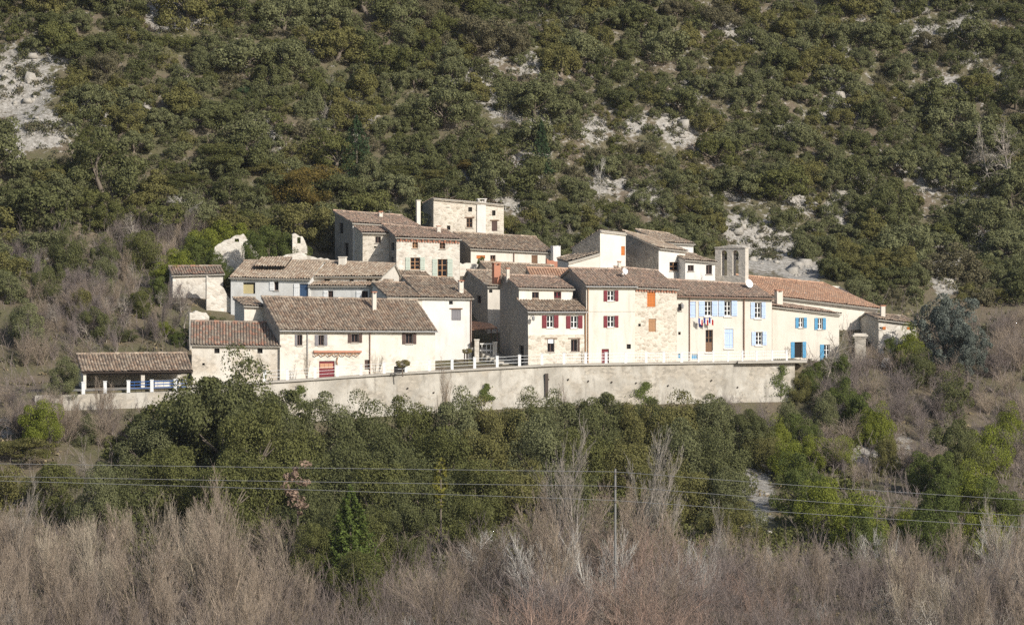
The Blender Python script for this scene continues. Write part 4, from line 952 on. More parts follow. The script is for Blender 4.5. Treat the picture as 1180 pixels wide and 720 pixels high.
def conifer_points(g, h, r, n, layers=16, droop=.3, shape=.8):
    P_, Nn = [], []
    for i in range(layers):
        t = i / (layers - 1); zz = h * (.08 + .9 * t); rr = r * (1 - t) ** shape * g.uniform(.85, 1.1) + .1; k = max(5, int(9 * (1 - t) + 4))
        for j in range(k):
            a = 2 * math.pi * (j + g.uniform(0, .7)) / k; q = int(n / layers / k)
            s = g.uniform(.15, 1, q) ** .7; w = .22 * rr * (1 - s * .4)
            x = np.cos(a) * rr * s + g.normal(size=q) * w * .5; y = np.sin(a) * rr * s + g.normal(size=q) * w * .5; z = zz - droop * rr * s ** 1.5 + g.normal(size=q) * .09
            P_.append(np.stack([x, y, z], 1)); nn = np.stack([np.cos(a) * .5 + g.normal(size=q) * .5, np.sin(a) * .5 + g.normal(size=q) * .5, np.full(q, .7)], 1); Nn.append(nn / np.linalg.norm(nn, axis=1, keepdims=True))
    return np.concatenate(P_), np.concatenate(Nn)

def bare_segs(seed, kind, H_):
    g = random.Random(seed); segs = []; UPV = Vector((0, 0, 1))
    def grow(p, d, ln, r, lev, maxl):
        n = 4 if lev == 0 else 3; q = p.copy(); dd = d.copy(); rr = r
        for i in range(n):
            up = {'upright': .2, 'poplar': .32, 'spread': .06, 'shrub': .12}[kind]
            dd = (dd + Vector((g.gauss(0, 1), g.gauss(0, 1), g.gauss(0, .6))) * {'spread': .24, 'upright': .075, 'poplar': .07, 'shrub': .12}[kind] + UPV * up * (.5 if lev == 0 else 1) * .5).normalized()
            e = q + dd * (ln / n); r2 = rr * (.84 if lev < maxl else .75)
            segs.append((tuple(q), tuple(e), rr, max(.008, r2))); q = e; rr = max(.009, r2)
            if lev < maxl:
                k = {0: 3, 1: 3, 2: 2, 3: 2}[lev]
                if lev == 0 and i == 0 and kind in ('spread', 'poplar'): k = 0 if kind == 'spread' else 1
                for _ in range(k):
                    ax = dd.orthogonal().normalized(); ax.rotate(__import__('mathutils').Quaternion(dd, g.uniform(0, 6.28)))
                    ang = {'upright': .32, 'poplar': .34, 'spread': .85, 'shrub': .55}[kind] * g.uniform(.7, 1.3)
                    nd = (dd * math.cos(ang) + ax * math.sin(ang)).normalized()
                    grow(q - dd * ln / n * g.uniform(0, .8), nd, ln * g.uniform(.42, .62) * (1 - .1 * i), rr * .55, lev + 1, maxl)
    if kind == 'spread': grow(Vector((0, 0, -.3)), Vector((g.gauss(0, .08), g.gauss(0, .08), 1)).normalized(), H_ * .6, H_ * .022, 0, 3)
    elif kind == 'poplar': grow(Vector((0, 0, -.3)), UPV, H_ * .92, H_ * .012, 0, 3)
    elif kind == 'upright':
        for i in range(4): grow(Vector((g.gauss(0, .25), g.gauss(0, .25), -.3)), Vector((g.gauss(0, .22), g.gauss(0, .22), 1)).normalized(), H_ * g.uniform(.7, .9), H_ * .008, 0, 2 if i else 3)
    else:
        for i in range(9): grow(Vector((g.gauss(0, .3), g.gauss(0, .3), -.2)), Vector((g.gauss(0, .5), g.gauss(0, .5), 1)).normalized(), H_ * g.uniform(.6, .85), H_ * .008, 0, 2)
    return segs
def bare_data(seed, kind, H_, mat, trunk='trunk_bark', name='branches'):
    segs = bare_segs(seed, kind, H_)
    V, Q = trunk_arrays(segs, 3); me = fast_mesh(name, V, Q, [mat])
    return me
def low_trunk(H_, r, mat, seed):
    g = np.random.default_rng(seed); p = [np.array([0, 0, -.4])]
    for i in range(3): p.append(p[-1] + np.array([g.normal() * .05, g.normal() * .05, H_ / 3]))
    V, Q = trunk_arrays([(p[i], p[i + 1], r * (1.25 - .2 * i), r * (1.05 - .2 * i)) for i in range(3)], 7); return fast_mesh('trunk', V, Q, [mat])

ORD = ['leftmost', 'second from left', 'third from left', 'fourth from left', 'fifth from left', 'sixth from left', 'seventh from left', 'eighth from left', 'ninth from left', 'tenth from left',
       'eleventh from left', 'twelfth from left', 'thirteenth from left', 'fourteenth from left', 'fifteenth from left', 'sixteenth from left', 'seventeenth from left', 'eighteenth from left', 'nineteenth from left', 'twentieth from left']
def label_rows(items):
    """items: (object, phrase, photo x); equal phrases are told apart by their order from the left"""
    by = {}
    for o, ph, px in items: by.setdefault(ph, []).append((px, o))
    for ph, l in by.items():
        l.sort(key=lambda t: t[0])
        for i, (_, o) in enumerate(l):
            o['label'] = ph if len(l) == 1 else (f'{ph}, {ORD[i]}' if i < len(l) - 1 else f'{ph}, rightmost')

# ---- oaks and scrub of the hillside
KINDS = {'oak_grey': 'grey green', 'oak_dark': 'dark green', 'oak_olive': 'olive', 'oak_green': 'mid green', 'oak_brown': 'brownish'}
hill_mesh = {k: [oak_data(100 + 7 * i + j, 2.2, [1.75, 2.1, 1.5][j], 40 + 6 * j, 230, .082, k, h=.1, lump=(.2, .36)) for j in range(3)] for i, k in enumerate(KINDS)}
FOOT = [(h.p0, h.u, h.w, h.W, h.D) for h in HOUSES.values()]
def in_house(x, y, mg=1.2):
    for p, u, w, W_, D in FOOT:
        dx, dy = x - p.x, y - p.y; a = dx * u.x + dy * u.y; b = dx * w.x + dy * w.y
        if -mg < a < W_ + mg and -mg < b < D + mg: return True
    return False
def scree_at(px, py):
    t = .72 + .9 * noise.noise((px * .09, py * .09, 7))
    return any(abs(px - cx) < rx * 1.3 and ((px - cx) / rx) ** 2 + ((py - cy) / ry) ** 2 < t for cx, cy, rx, ry in SCREE)
def hill_side(px):
    return interp(px, [(0, 'a')]) 
BANDX = [(150, 'above the open wash house'), (245, 'above the low barn'), (340, 'above the ruined gable'), (430, 'above the shaded upper gable'), (500, 'left of the tower top'), (590, 'above the stone tower'), (680, 'right of the stone tower'), (760, 'above the tall white house'),
         (830, 'left of the bell wall'), (910, 'right of the bell wall'), (1010, 'above the church roof'), (1090, 'above the blue cedar'), (2000, 'at the right edge')]
BANDY = [(50, 'along the photo top'), (100, 'high on the slope'), (150, 'in mid slope'), (200, 'lower on the slope'), (900, 'at the slope foot')]
def place_phrase(px, py):
    return next(n for y, n in BANDY if py < y) + ' ' + next(n for x, n in BANDX if px < x)
cand = []; tries = 0; grid = {}
g_ = random.Random(21)
while tries < 42000:
    tries += 1
    x = g_.uniform(-70, 76); s = g_.uniform(9, 112); y = ywall(x) + s
    z = ground(x, y); px, py = topix(x, y, z)
    if py < -60 or in_house(x, y, 1.6): continue
    if s < 44:
        if -32 < x < 28 and (s < 30 or py > 296): continue
        if x <= -32 and py > interp(px, [(0, 335), (35, 330), (60, 280), (110, 262), (200, 262)]) + 14 * math.sin(px * .09): continue
        if x >= 28 and (py > 352 or s < 14): continue
    if 205 < px < 375 and (py > 278 or (py > 250 and s < 37)): continue
    if 60 < px < 205 and py > 270: continue
    sc = g_.choice([.35, .45, .6, .6, .75, .9, 1, 1.1, 1.3, 1.5]) * (1.08 if px < 620 else .9)
    if 540 < px < 1000 and py > 235: sc = min(sc, .75)
    if any(scree_at(px + w_ * sc * 20, py - q * sc * 50) for q in (0, .3, .6, .9) for w_ in (-1, 0, 1)) : continue
    ok = True; cx, cy = int(x // 4), int(y // 4)
    for i in (-1, 0, 1):
        for j in (-1, 0, 1):
            for (qx, qy, qs) in grid.get((cx + i, cy + j), ()):
                if (qx - x) ** 2 + (qy - y) ** 2 < (1.22 * (qs + sc)) ** 2: ok = False; break
    if not ok: continue
    grid.setdefault((cx, cy), []).append((x, y, sc))
    nz = noise.noise((x * .08, y * .08, 9)); t = g_.random() + nz * .5
    k = 'oak_dark' if t < .25 else ('oak_grey' if t < .62 else ('oak_olive' if t < .82 else ('oak_green' if t < .96 else 'oak_brown')))
    if px > 560 and k in ('oak_green',) and g_.random() < .6: k = 'oak_grey'
    cand.append((x, y, z, sc, k, px, py))
inside = [c for c in cand if -8 < c[5] < 1188 and -8 < c[6] - 3 * c[3] * F / c[1]  or (-8 < c[5] < 1188 and 0 < c[6])]
inside.sort(key=lambda c: -c[3]); single = set(id(c) for c in inside[:280]); labels = []; mass = []
for c in cand:
    x, y, z, sc, k, px, py = c; me = g_.choice(hill_mesh[k]); rz = g_.uniform(0, 6.28); sq = (sc * g_.uniform(.9, 1.12), sc * g_.uniform(.9, 1.12), sc * g_.uniform(.85, 1.1))
    if id(c) in single:
        o = bpy.data.objects.new('evergreen_oak', me); COL.objects.link(o); o.location = (x, y, z - .15); o.rotation_euler = (0, 0, rz); o.scale = sq
        tag(o, cat='tree', group='evergreen oaks on the hillside')
        size = 'small' if sc < .7 else ('broad' if sc > 1.05 else '')
        labels.append((o, ' '.join(f'{size} {KINDS[k]} oak {place_phrase(px, py - 12)}'.split()), px))
    else: mass.append((x, y, z, sc, k))
label_rows(labels)

def stuff_object(name, V, Q, mats, label, midx=None):
    me = fast_mesh(name, V, Q, mats, midx); o = bpy.data.objects.new(name, me); COL.objects.link(o); return tag(o, label, None, None, 'stuff')
def tufts(spots, size_leaf, per, seed, flat=.75):
    g = np.random.default_rng(seed); VV = []
    for x, y, z, r in spots:
        k = max(6, int(per * min(2.5, max(.3, r)) ** 1.5)); n = g.normal(size=(k, 3)); n /= np.linalg.norm(n, axis=1, keepdims=True); n[:, 2] = np.abs(n[:, 2]) * 1.1 - .1
        P_ = np.array([x, y, z]) + n * r * g.uniform(.5, 1.1, (k, 1)) * np.array([1, 1, flat]); nn = n + g.normal(size=(k, 3)) * .5; nn /= np.linalg.norm(nn, axis=1, keepdims=True)
        VV.append(leaf_quads(P_, nn, size_leaf, g))
    V = np.concatenate(VV); return V, quad_idx(len(V) // 4)
# smaller bushes of the wood that read as one mass, and low garrigue between the oaks
low_v = []
for i in range(5):
    gg = np.random.default_rng(900 + i); pp, nn = crown_points(gg, 2.2, 2.2, 1.9, 30, 80, lump=(.22, .38)); low_v.append(leaf_quads(pp + np.array([0, 0, .9]), nn, .125, gg).astype(np.float32))
VV, MI = [], []; kn = list(KINDS)
for x, y, z, sc, k in mass:
    b_ = g_.choice(low_v); a_ = g_.uniform(0, 6.28); ca, sa = math.cos(a_), math.sin(a_)
    VV.append(np.stack([b_[:, 0] * ca - b_[:, 1] * sa, b_[:, 0] * sa + b_[:, 1] * ca, b_[:, 2]], 1) * sc + np.array([x, y, z - .15])); MI += [kn.index(k)] * (len(b_) // 4)
V = np.concatenate(VV); stuff_object('hillside_bushes', V, quad_idx(len(V) // 4), kn, 'smaller grey green bushes filling the gaps of the hillside wood', MI)
def scatter(n, xr, sr, seed, cond, rr):
    g = random.Random(seed); out = []
    while n > 0:
        n -= 1; x = g.uniform(*xr); y = ywall(x) + g.uniform(*sr); z = ground(x, y); px, py = topix(x, y, z)
        if in_house(x, y, .5) or not cond(px, py, x, y): continue
        out.append((x, y, z, g.uniform(*rr)))
    return out
sp = scatter(5200, (-68, 72), (8, 110), 31, lambda px, py, x, y: py < 330 and py > -50 and not (205 < px < 1012 and py > 292) and (not scree_at(px, py) or rnd.random() < .8), (.3, .85))
V, Q = tufts(sp, .11, 90, 6, .8); stuff_object('hillside_scrub', V, Q, ['scrub_leaf'], 'low brownish green scrub covering the ground between the hillside oaks')
sp = scatter(30000, (-66, 70), (10, 108), 47, lambda px, py, x, y: py < 300 and not (205 < px < 840 and py > 240) and scree_at(px, py) and rnd.random() < .45, (.25, .8))
V, Q = tufts(sp, .10, 190, 19, .85); stuff_object('scree_scrub', V, Q, ['scrub_leaf'], 'dry grey green tufts growing among the limestone scree')
# scree: broken limestone in the bare patches
def rocks(spots, seed):
    g = random.Random(seed); mb_v, mb_q = [], []
    base = [(-1, -1, -1), (1, -1, -1), (1, 1, -1), (-1, 1, -1), (-.8, -.8, .7), (.8, -.8, .9), (.7, .8, .6), (-.8, .7, 1)]; fc = [(0, 3, 2, 1), (4, 5, 6, 7), (0, 1, 5, 4), (1, 2, 6, 5), (2, 3, 7, 6), (3, 0, 4, 7)]
    for x, y, z, r in spots:
        n = len(mb_v); a = g.uniform(0, 6.28); ca, sa = math.cos(a), math.sin(a); st = g.uniform(.5, 1.1)
        for bx, by, bz in base:
            bx, by, bz = [q * r * g.uniform(.55, 1.1) for q in (bx, by, bz)]; mb_v.append((x + ca * bx - sa * by, y + sa * bx + ca * by, z + bz * st))
        mb_q += [tuple(n + i for i in f) for f in fc]
    return mb_v, mb_q
sp = scatter(16000, (-66, 70), (10, 108), 41, lambda px, py, x, y: py < 345 and not (205 < px < 840 and py > 240) and scree_at(px, py), (.06, .34)) + scatter(1500, (-66, 70), (10, 108), 43, lambda px, py, x, y: py < 345 and not (205 < px < 840 and py > 240) and scree_at(px, py), (.4, .95))
V, Q = rocks(sp, 3); stuff_object('scree', V, Q, ['limestone'], 'pale broken limestone lying in bare patches of the hillside')

# ---- evergreen trees below the wall, each with trunk and crown
def tree_thing(name, meshes, x, y, z, sc, rot, label, cat, group=None):
    r = empty(name, (x, y, z), label, cat, group); r.rotation_euler = (0, 0, rot); r.scale = sc
    for me in meshes:
        o = bpy.data.objects.new(me.name.split('.')[0], me); COL.objects.link(o); o.parent = r
    return r
BIG = {k: [oak_data(300 + i * 9 + j, 3.0, 2.9, 50, 430, .076, k, h=.15, split=True, lump=(.24, .4)) for j in range(2)] for i, k in enumerate(['oak_dark', 'oak_green', 'oak_olive', 'oak_grey', 'box_bright', 'golden', 'ivy_green'])}
KN = dict(KINDS); KN.update(box_bright='bright green', golden='golden olive', ivy_green='glossy green')
labels = []
def evergreen(px, top, d, wpx, k, phrase, name='evergreen_oak', cat='tree', group=None, minh=None):
    if name == 'evergreen_bush' and px > 880 and top > 370 or name == 'evergreen_bush' and px < 120:
        for q in np.arange(232, 345, .6):
            if ground((px - 590) / F * q, q) > (HZ - top - wpx * 1.15) / F * q: d = q; break
    x = (px - 590) / F * d; z = ground(x, d); zt = (HZ - top) / F * d; h = max(zt - z, minh or 1.2); w = wpx / F * d; hh = min(h, w * 1.12); z += h - hh; h = hh
    me = rnd.choice(BIG[k]); o = tree_thing(name, me, x, d, z - .1, (w / 6.1, w / 6.1, h / 4.75), rnd.uniform(0, 6.28), None, cat, group)
    labels.append((o, phrase, px)); return o
G1 = 'evergreen oaks below the retaining wall'
row = [  # px, top, depth, width, kind
 (281, 410, 278, 110, 'oak_dark'), (228, 434, 276, 120, 'oak_green'), (168, 492, 270, 80, 'oak_grey'), (322, 444, 274, 86, 'oak_dark'), (258, 428, 271, 120, 'oak_dark'), (185, 472, 274, 90, 'oak_dark'), (295, 462, 266, 96, 'oak_green'), (200, 508, 262, 84, 'oak_green'),
 (375, 462, 279, 74, 'oak_grey'), (425, 458, 281, 76, 'oak_dark'), (470, 455, 283, 70, 'oak_green'), (520, 452, 284, 72, 'oak_grey'), (566, 455, 286, 66, 'oak_olive'), (605, 452, 287, 62, 'oak_dark'), (648, 455, 288, 64, 'oak_grey'), (688, 449, 289, 66, 'oak_dark'), (735, 462, 290, 58, 'oak_olive'), (775, 450, 290, 70, 'oak_olive'), (820, 462, 291, 62, 'oak_grey'), (858, 474, 291, 56, 'oak_dark'), (885, 492, 290, 46, 'oak_olive'),
 (345, 490, 270, 84, 'oak_green'), (398, 492, 271, 90, 'oak_dark'), (450, 490, 273, 88, 'oak_dark'), (505, 490, 274, 84, 'oak_green'), (560, 492, 276, 84, 'oak_olive'), (615, 488, 277, 80, 'oak_grey'), (668, 492, 278, 80, 'oak_green'), (722, 495, 279, 80, 'oak_olive'), (778, 492, 280, 82, 'oak_grey'), (832, 500, 280, 76, 'oak_dark'),
 (310, 525, 262, 88, 'oak_green'), (370, 528, 261, 92, 'oak_dark'), (430, 525, 262, 92, 'oak_green'), (490, 526, 264, 84, 'oak_dark'), (548, 528, 266, 84, 'oak_green'), (600, 530, 267, 78, 'oak_olive'), (655, 530, 268, 74, 'oak_dark'), (800, 528, 270, 80, 'oak_olive'), (846, 545, 268, 66, 'oak_grey'), (760, 535, 268, 70, 'oak_olive'),
 (350, 562, 252, 80, 'oak_dark'), (455, 560, 253, 76, 'oak_dark'), (540, 565, 254, 66, 'oak_green'), (20, 502, 272, 90, 'oak_olive'), (-20, 520, 262, 80, 'oak_olive'), (60, 528, 262, 66, 'oak_green'), (140, 535, 259, 80, 'oak_dark'), (265, 520, 256, 92, 'oak_green'), (110, 540, 256, 56, 'oak_grey')]
for px, top, d, w, k in row:
    t = 'in the top row under the wall' if top < 478 else ('in the middle row below the wall' if top < 512 else 'in the lower row above the thicket')
    evergreen(px, top, d, w, k, f'{KN[k]} evergreen oak {t}', group=G1)
for px, top, d, w, k, ph in [
 (896, 484, 286, 40, 'box_bright', 'bright green bush below the right end of the wall'), (926, 478, 287, 42, 'ivy_green', 'glossy green bush under the right end of the wall'), (994, 452, 291, 44, 'ivy_green', 'glossy green bush on the brown bank under the stone pillar'), (1000, 476, 288, 34, 'box_bright', 'bright green bush on the brown bank below the glossy bush'),
 (948, 455, 297, 40, 'oak_grey', 'grey green bush on the bank just past the wall end'), (922, 428, 297, 34, 'oak_olive', 'olive bush pressed against the wall end'), (936, 418, 300, 30, 'ivy_green', 'ivy bush hanging over the wall end under the blue doors'), (914, 462, 294, 40, 'oak_grey', 'grey green bush at the bottom corner of the wall end'), (1020, 500, 290, 40, 'oak_olive', 'olive bush in the middle of the brown bank'), (965, 500, 290, 36, 'box_bright', 'yellow green bush left on the brown bank'), (912, 505, 290, 44, 'box_bright', 'leafy yellow green bush below the glossy bush'), (1062, 520, 290, 44, 'ivy_green', 'ivy bush at the right side of the brown bank'), (1075, 575, 262, 60, 'ivy_green', 'low ivy bush under the right wires'), (1130, 585, 262, 56, 'box_bright', 'low yellow green bush under the right wires'), (840, 575, 262, 60, 'oak_olive', 'olive bush left of the earth slip'),
 (385, 575, 244, 66, 'oak_dark', 'dark bush left of the cypress'), (432, 585, 243, 60, 'oak_green', 'green bush right of the cypress'), (360, 598, 240, 50, 'oak_green', 'green bush at the thicket edge left of the cypress'), (470, 575, 247, 56, 'oak_dark', 'dark bush beside the yellow sapling'), (410, 630, 234, 60, 'oak_green', 'green bush low in front of the cypress'),
 (968, 408, 297, 34, 'ivy_green', 'ivy green bush right of the blue doors'), (972, 436, 294, 40, 'ivy_green', 'ivy clad bush hanging on the bank below the blue doors'), (925, 525, 274, 60, 'ivy_green', 'glossy green bush beside the pale earth slip'), (948, 548, 268, 60, 'box_bright', 'bright yellow green bush right of the earth slip'), (985, 566, 264, 64, 'box_bright', 'bright green thicket below the brown bank'), (1000, 590, 256, 60, 'ivy_green', 'green thicket at the foot of the brown bank'),
 (1048, 380, 313, 42, 'box_bright', 'fresh green bush in front of the church end'), (1030, 388, 309, 30, 'ivy_green', 'small dark bush against the church corner'), (1060, 398, 306, 44, 'oak_dark', 'very dark bush at the foot of the blue cedar'), (1095, 425, 297, 50, 'oak_dark', 'dark bush on the right bank below the cedar'), (1105, 480, 286, 56, 'oak_dark', 'dark tree in the right gully'),
 (1135, 488, 284, 56, 'box_bright', 'bright green bush in the right gully'), (1090, 520, 276, 50, 'ivy_green', 'glossy green bush on the right bank'), (1120, 540, 272, 54, 'box_bright', 'yellow green bush low on the right bank'), (1082, 548, 270, 60, 'ivy_green', 'green bush above the right wires'), (1150, 552, 266, 54, 'ivy_green', 'green bush at the right edge near the wires'), (1164, 470, 290, 40, 'box_bright', 'yellow green bush at the right photo edge'), (1045, 585, 258, 40, 'box_bright', 'small yellow green bush above the right thicket'),
 (58, 300, 306, 40, 'oak_dark', 'dark oak among bare trees at the far left'), (92, 330, 303, 34, 'oak_olive', 'olive bush in the middle of the left bank'), (30, 350, 298, 46, 'oak_grey', 'grey green bush at the left photo edge'), (78, 262, 318, 50, 'oak_dark', 'dark oak at the wood edge above the left bank'), (185, 372, 303, 30, 'box_bright', 'light green bush just above the wash house ridge'), (208, 378, 301, 24, 'ivy_green', 'green bush at the left wall of the low barn'), (75, 415, 289, 40, 'oak_grey', 'grey green bush left of the wash house'),
 (44, 460, 283, 50, 'box_bright', 'green bush low on the left bank'), (100, 480, 276, 30, 'oak_grey', 'grey green bush below the left wall end'), (138, 378, 301, 44, 'oak_dark', 'round dark oak behind the wash house roof'), (1020, 632, 238, 46, 'oak_dark', 'dark leaning pine-like tree in the right thicket'),
 (346, 190, 340, 74, 'golden', 'large golden olive oak above the upper left house'), (300, 180, 343, 60, 'oak_olive', 'broad olive oak left of the golden oak'), (250, 165, 342, 88, 'oak_green', 'big green oak over the ruined gable'), (205, 200, 338, 70, 'oak_green', 'green oak at the forest edge left of the ruins'), (500, 196, 348, 60, 'oak_olive', 'olive oak rising behind the tower house'), (545, 205, 350, 56, 'golden', 'golden olive oak right behind the tower top'), (455, 200, 347, 56, 'oak_green', 'green oak behind the upper left roof'),
 (294, 266, 319.5, 40, 'ivy_green', 'ivy mound covering the right shoulder of the ruined gable'), (248, 286, 319.5, 26, 'ivy_green', 'ivy clump at the left foot of the ruined gable'), (232, 262, 326, 50, 'box_bright', 'bright bush just left behind the ruined gable'), (165, 262, 322, 46, 'oak_green', 'green oak at the head of the left bank'), (122, 272, 318, 42, 'oak_dark', 'dark oak among mauve trees on the left bank'), (205, 285, 316, 40, 'box_bright', 'bright green bush above the ruined outbuilding'), (182, 318, 309, 32, 'ivy_green', 'glossy bush left of the outbuilding wall'), (112, 350, 300, 36, 'oak_dark', 'dark bush above the left end of the wash house roof'), (1015, 470, 290, 40, 'box_bright', 'yellow green ivy clump high on the brown bank'), (1110, 505, 290, 50, 'box_bright', 'yellow green ivy clump in the right gully'), (935, 500, 290, 40, 'box_bright', 'yellow green ivy clump under the wall end bushes'),
 (225, 272, 324, 52, 'ivy_green', 'ivy mound left of the ruined gable'), (310, 262, 328, 62, 'ivy_green', 'broad ivy mound right of the ruined gable'), (265, 252, 330, 56, 'box_bright', 'bright bush behind the ruined gable'), (335, 268, 327, 40, 'ivy_green', 'ivy on the ruin near the arched hole'), (259, 303, 315, 36, 'ivy_green', 'dark ivy bush at the corner of the bluish white house'),
 (350, 292, 324, 22, 'ivy_green', 'small green bush by the low broken wall'), (254, 362, 303, 46, 'oak_dark', 'low dark bush in the gap behind the low barn'), (165, 330, 306, 34, 'oak_green', 'green bush among bare trees left of the outbuilding'), (190, 300, 314, 40, 'box_bright', 'light green bush left of the ruined outbuilding'), (120, 300, 312, 36, 'oak_grey', 'grey green bush among the bare trees on the left')]:
    evergreen(px, top, d, w, k, ph, name='evergreen_bush' if 'bush' in ph or 'ivy' in ph or 'thicket' in ph else 'evergreen_oak', cat='bush' if 'bush' in ph or 'ivy' in ph or 'thicket' in ph else 'tree')
CLIMB = oak_data(777, 3.0, 2.4, 30, 130, .16, 'climber_leaf', h=.1, split=True)
for px, top, d, w, ph in ((554, 295, 325.0, 11, 'round potted bush on the terrace by the orange shutter'), (464, 402, 290.6, 22, 'ivy clump arching over the dark opening in the long house'), (538, 393, 302.4, 15, 'round clipped vine on two dark posts'), (518, 396, 304.3, 30, 'yellowish climber along the terrace wall top')):
    c = at(px, top, d); w_ = w / F * d; me = CLIMB if px != 554 else rnd.choice(BIG['ivy_green'])
    o = tree_thing('evergreen_bush', me, c.x, d, c.z - w_ * .95, (w_ / 6.3, w_ / 14, w_ / (5.4 if px == 554 else 9)), 0, ph, 'bush')
label_rows(labels)

rows = [(700, 458, 291, 46, 'oak_grey'), (725, 462, 291, 42, 'oak_olive'), (755, 456, 291, 50, 'oak_dark'), (795, 460, 292, 48, 'oak_olive'), (835, 464, 292, 46, 'oak_grey'), (868, 468, 291, 42, 'oak_dark'), (630, 468, 290, 34, 'oak_olive'), (590, 470, 288, 32, 'oak_green'), (545, 472, 286, 34, 'oak_dark')]
labels = []
for px, top, d, w, k in rows: evergreen(px, top, d, w, k, f'small {KN[k]} bush close against the foot of the wall', 'evergreen_bush', 'bush', 'bushes at the wall foot')
label_rows(labels)
# ---- conifers
def conifer(px, top, d, wpx, mat, label, cat='tree', n=5200, droop=.3, name='conifer', shape=.8):
    x = (px - 590) / F * d; z = ground(x, d) - .1; h = (HZ - top) / F * d - z; r = wpx / 2 / F * d; g = np.random.default_rng(int(px))
    P_, Nn = conifer_points(g, h, r, n, droop=droop, shape=shape); cr = fast_mesh('crown', leaf_quads(P_, Nn, .12, g, 2.2), quad_idx(len(P_)), [mat])
    V, Q = trunk_arrays([((0, 0, -.3), (0, 0, h * .9), .16, .03)], 6); tree_thing(name, [cr, fast_mesh('trunk', V, Q, ['trunk_bark'])], x, d, z, (1, 1, 1), 0, label, cat)
conifer(411, 134, 346, 62, 'pine_green', 'tall green fir standing above the upper left house')
labels = []; BIG['cedar_blue'] = [oak_data(555, 3.0, 3.0, 95, 230, .075, 'cedar_blue', h=.1, split=True, lump=(.14, .27))]; KN['cedar_blue'] = 'blue grey'
evergreen(1090, 333, 314, 78, 'cedar_blue', 'broad blue grey cedar beside the church', 'cedar'); evergreen(1114, 366, 311, 54, 'cedar_blue', 'lower blue grey cedar at the right of the broad one', 'cedar')
label_rows(labels)
conifer(404, 562, 240, 78, 'cypress_leaf', 'yellow green cypress at the edge of the foreground thicket', n=13000, droop=-.5, name='cypress'); conifer(280, 100, 356, 44, 'pine_green', 'dark fir beside the small grey rock patch')
conifer(624, 140, 352, 30, 'pine_green', 'slim dark conifer with a pale dead trunk in mid slope')

# ---- yellow ivy and dead leaves in the oaks
def leaf_patch(px, py, d, wpx, hpx, mat, label, name, cat):
    c = at(px, py, d); g = np.random.default_rng(int(px)); w, h = wpx / F * d / 2, hpx / F * d / 2
    P_, Nn = crown_points(g, w, w * .6, h, 20, 48, -1, (.2, .42)); cr = fast_mesh('crown', leaf_quads(P_, Nn, .12, g), quad_idx(len(P_)), [mat])
    z = ground(c.x, d); V, Q = trunk_arrays([((0, 0, z - c.z - .2), (0, 0, 0), .1, .05)], 5)
    tree_thing(name, [cr, fast_mesh('trunk', V, Q, ['trunk_bark'])], c.x, d, c.z, (1, 1, 1), 0, label, cat)
leaf_patch(508, 552, 257, 26, 54, 'yellow_ivy', 'bright yellow leaved sapling in front of the dark oaks', 'sapling', 'tree')
leaf_patch(343, 560, 247, 34, 66, 'dead_leaf', 'tree with withered pinkish brown leaves in front of the oaks', 'withered_tree', 'tree')

def wall_ivy(px, y0, y1, wpx, label):
    k = (px - 590) / F; x = k * (285 + .385 * 27) / (1 - k * .385); y = ywall(x) - .22; z0, z1 = (HZ - y1) / F * y, (HZ - y0) / F * y; g = np.random.default_rng(int(px)); n = 700
    t = g.random(n); xx = (g.normal(size=n) * .45 + .5 * np.sin(t * 9)) * wpx / F * y * (.95 - .7 * t); P_ = np.stack([xx, xx * .385 - .1 * g.random(n), (z1 - z0) * t], 1)
    nn = np.stack([g.normal(size=n) * .5 + .3, -np.ones(n), g.normal(size=n) * .5 + .3], 1); nn /= np.linalg.norm(nn, axis=1, keepdims=True)
    V, Q = trunk_arrays([((0, 0, -.3), (.05, 0, (z1 - z0) * .9), .03, .015)], 4)
    tree_thing('wall_ivy', [fast_mesh('leaves', leaf_quads(P_, nn, .07, g), quad_idx(n), ['ivy_green']), fast_mesh('stem', V, Q, ['trunk_bark'])], x, y, z0, (1, 1, 1), 0, label, 'ivy')
wall_ivy(900, 421, 456, 16, 'thin ivy streak on the right end of the retaining wall'); wall_ivy(345, 444, 470, 16, 'ivy tuft on the left part of the retaining wall'); wall_ivy(742, 440, 466, 18, 'ivy growing on the middle of the retaining wall'); wall_ivy(560, 442, 462, 10, 'small ivy tuft on the wall left of the dark drain')
# ---- bare trees
def thin_tree(kind, mat, seeds, H_=8.0, tr='trunk_bark'):
    return [(bare_data(s, kind, H_, mat), low_trunk(H_ * .12, H_ * (.02 if kind == 'spread' else .011), tr, s)) for s in seeds]
BARE = {'pink': thin_tree('upright', 'twig_pink', (1, 2, 3)), 'straw': thin_tree('upright', 'twig_straw', (4, 5)), 'grey': thin_tree('spread', 'twig_grey', (6, 7)), 'red': thin_tree('shrub', 'twig_red', (8, 9)), 'poplar': thin_tree('poplar', 'twig_grey', (10, 11)),
        'mauve': thin_tree('spread', 'twig_mauve', (12, 13)), 'mauve_shrub': thin_tree('shrub', 'twig_mauve', (14, 15)), 'pale': thin_tree('upright', 'white_bark', (30, 31, 32), tr='white_bark'), 'mauve_up': thin_tree('upright', 'twig_mauve', (20, 21)), 'white': thin_tree('spread', 'white_bark', (16, 17), tr='white_bark'), 'pinkshrub': thin_tree('shrub', 'twig_pink', (18, 19))}
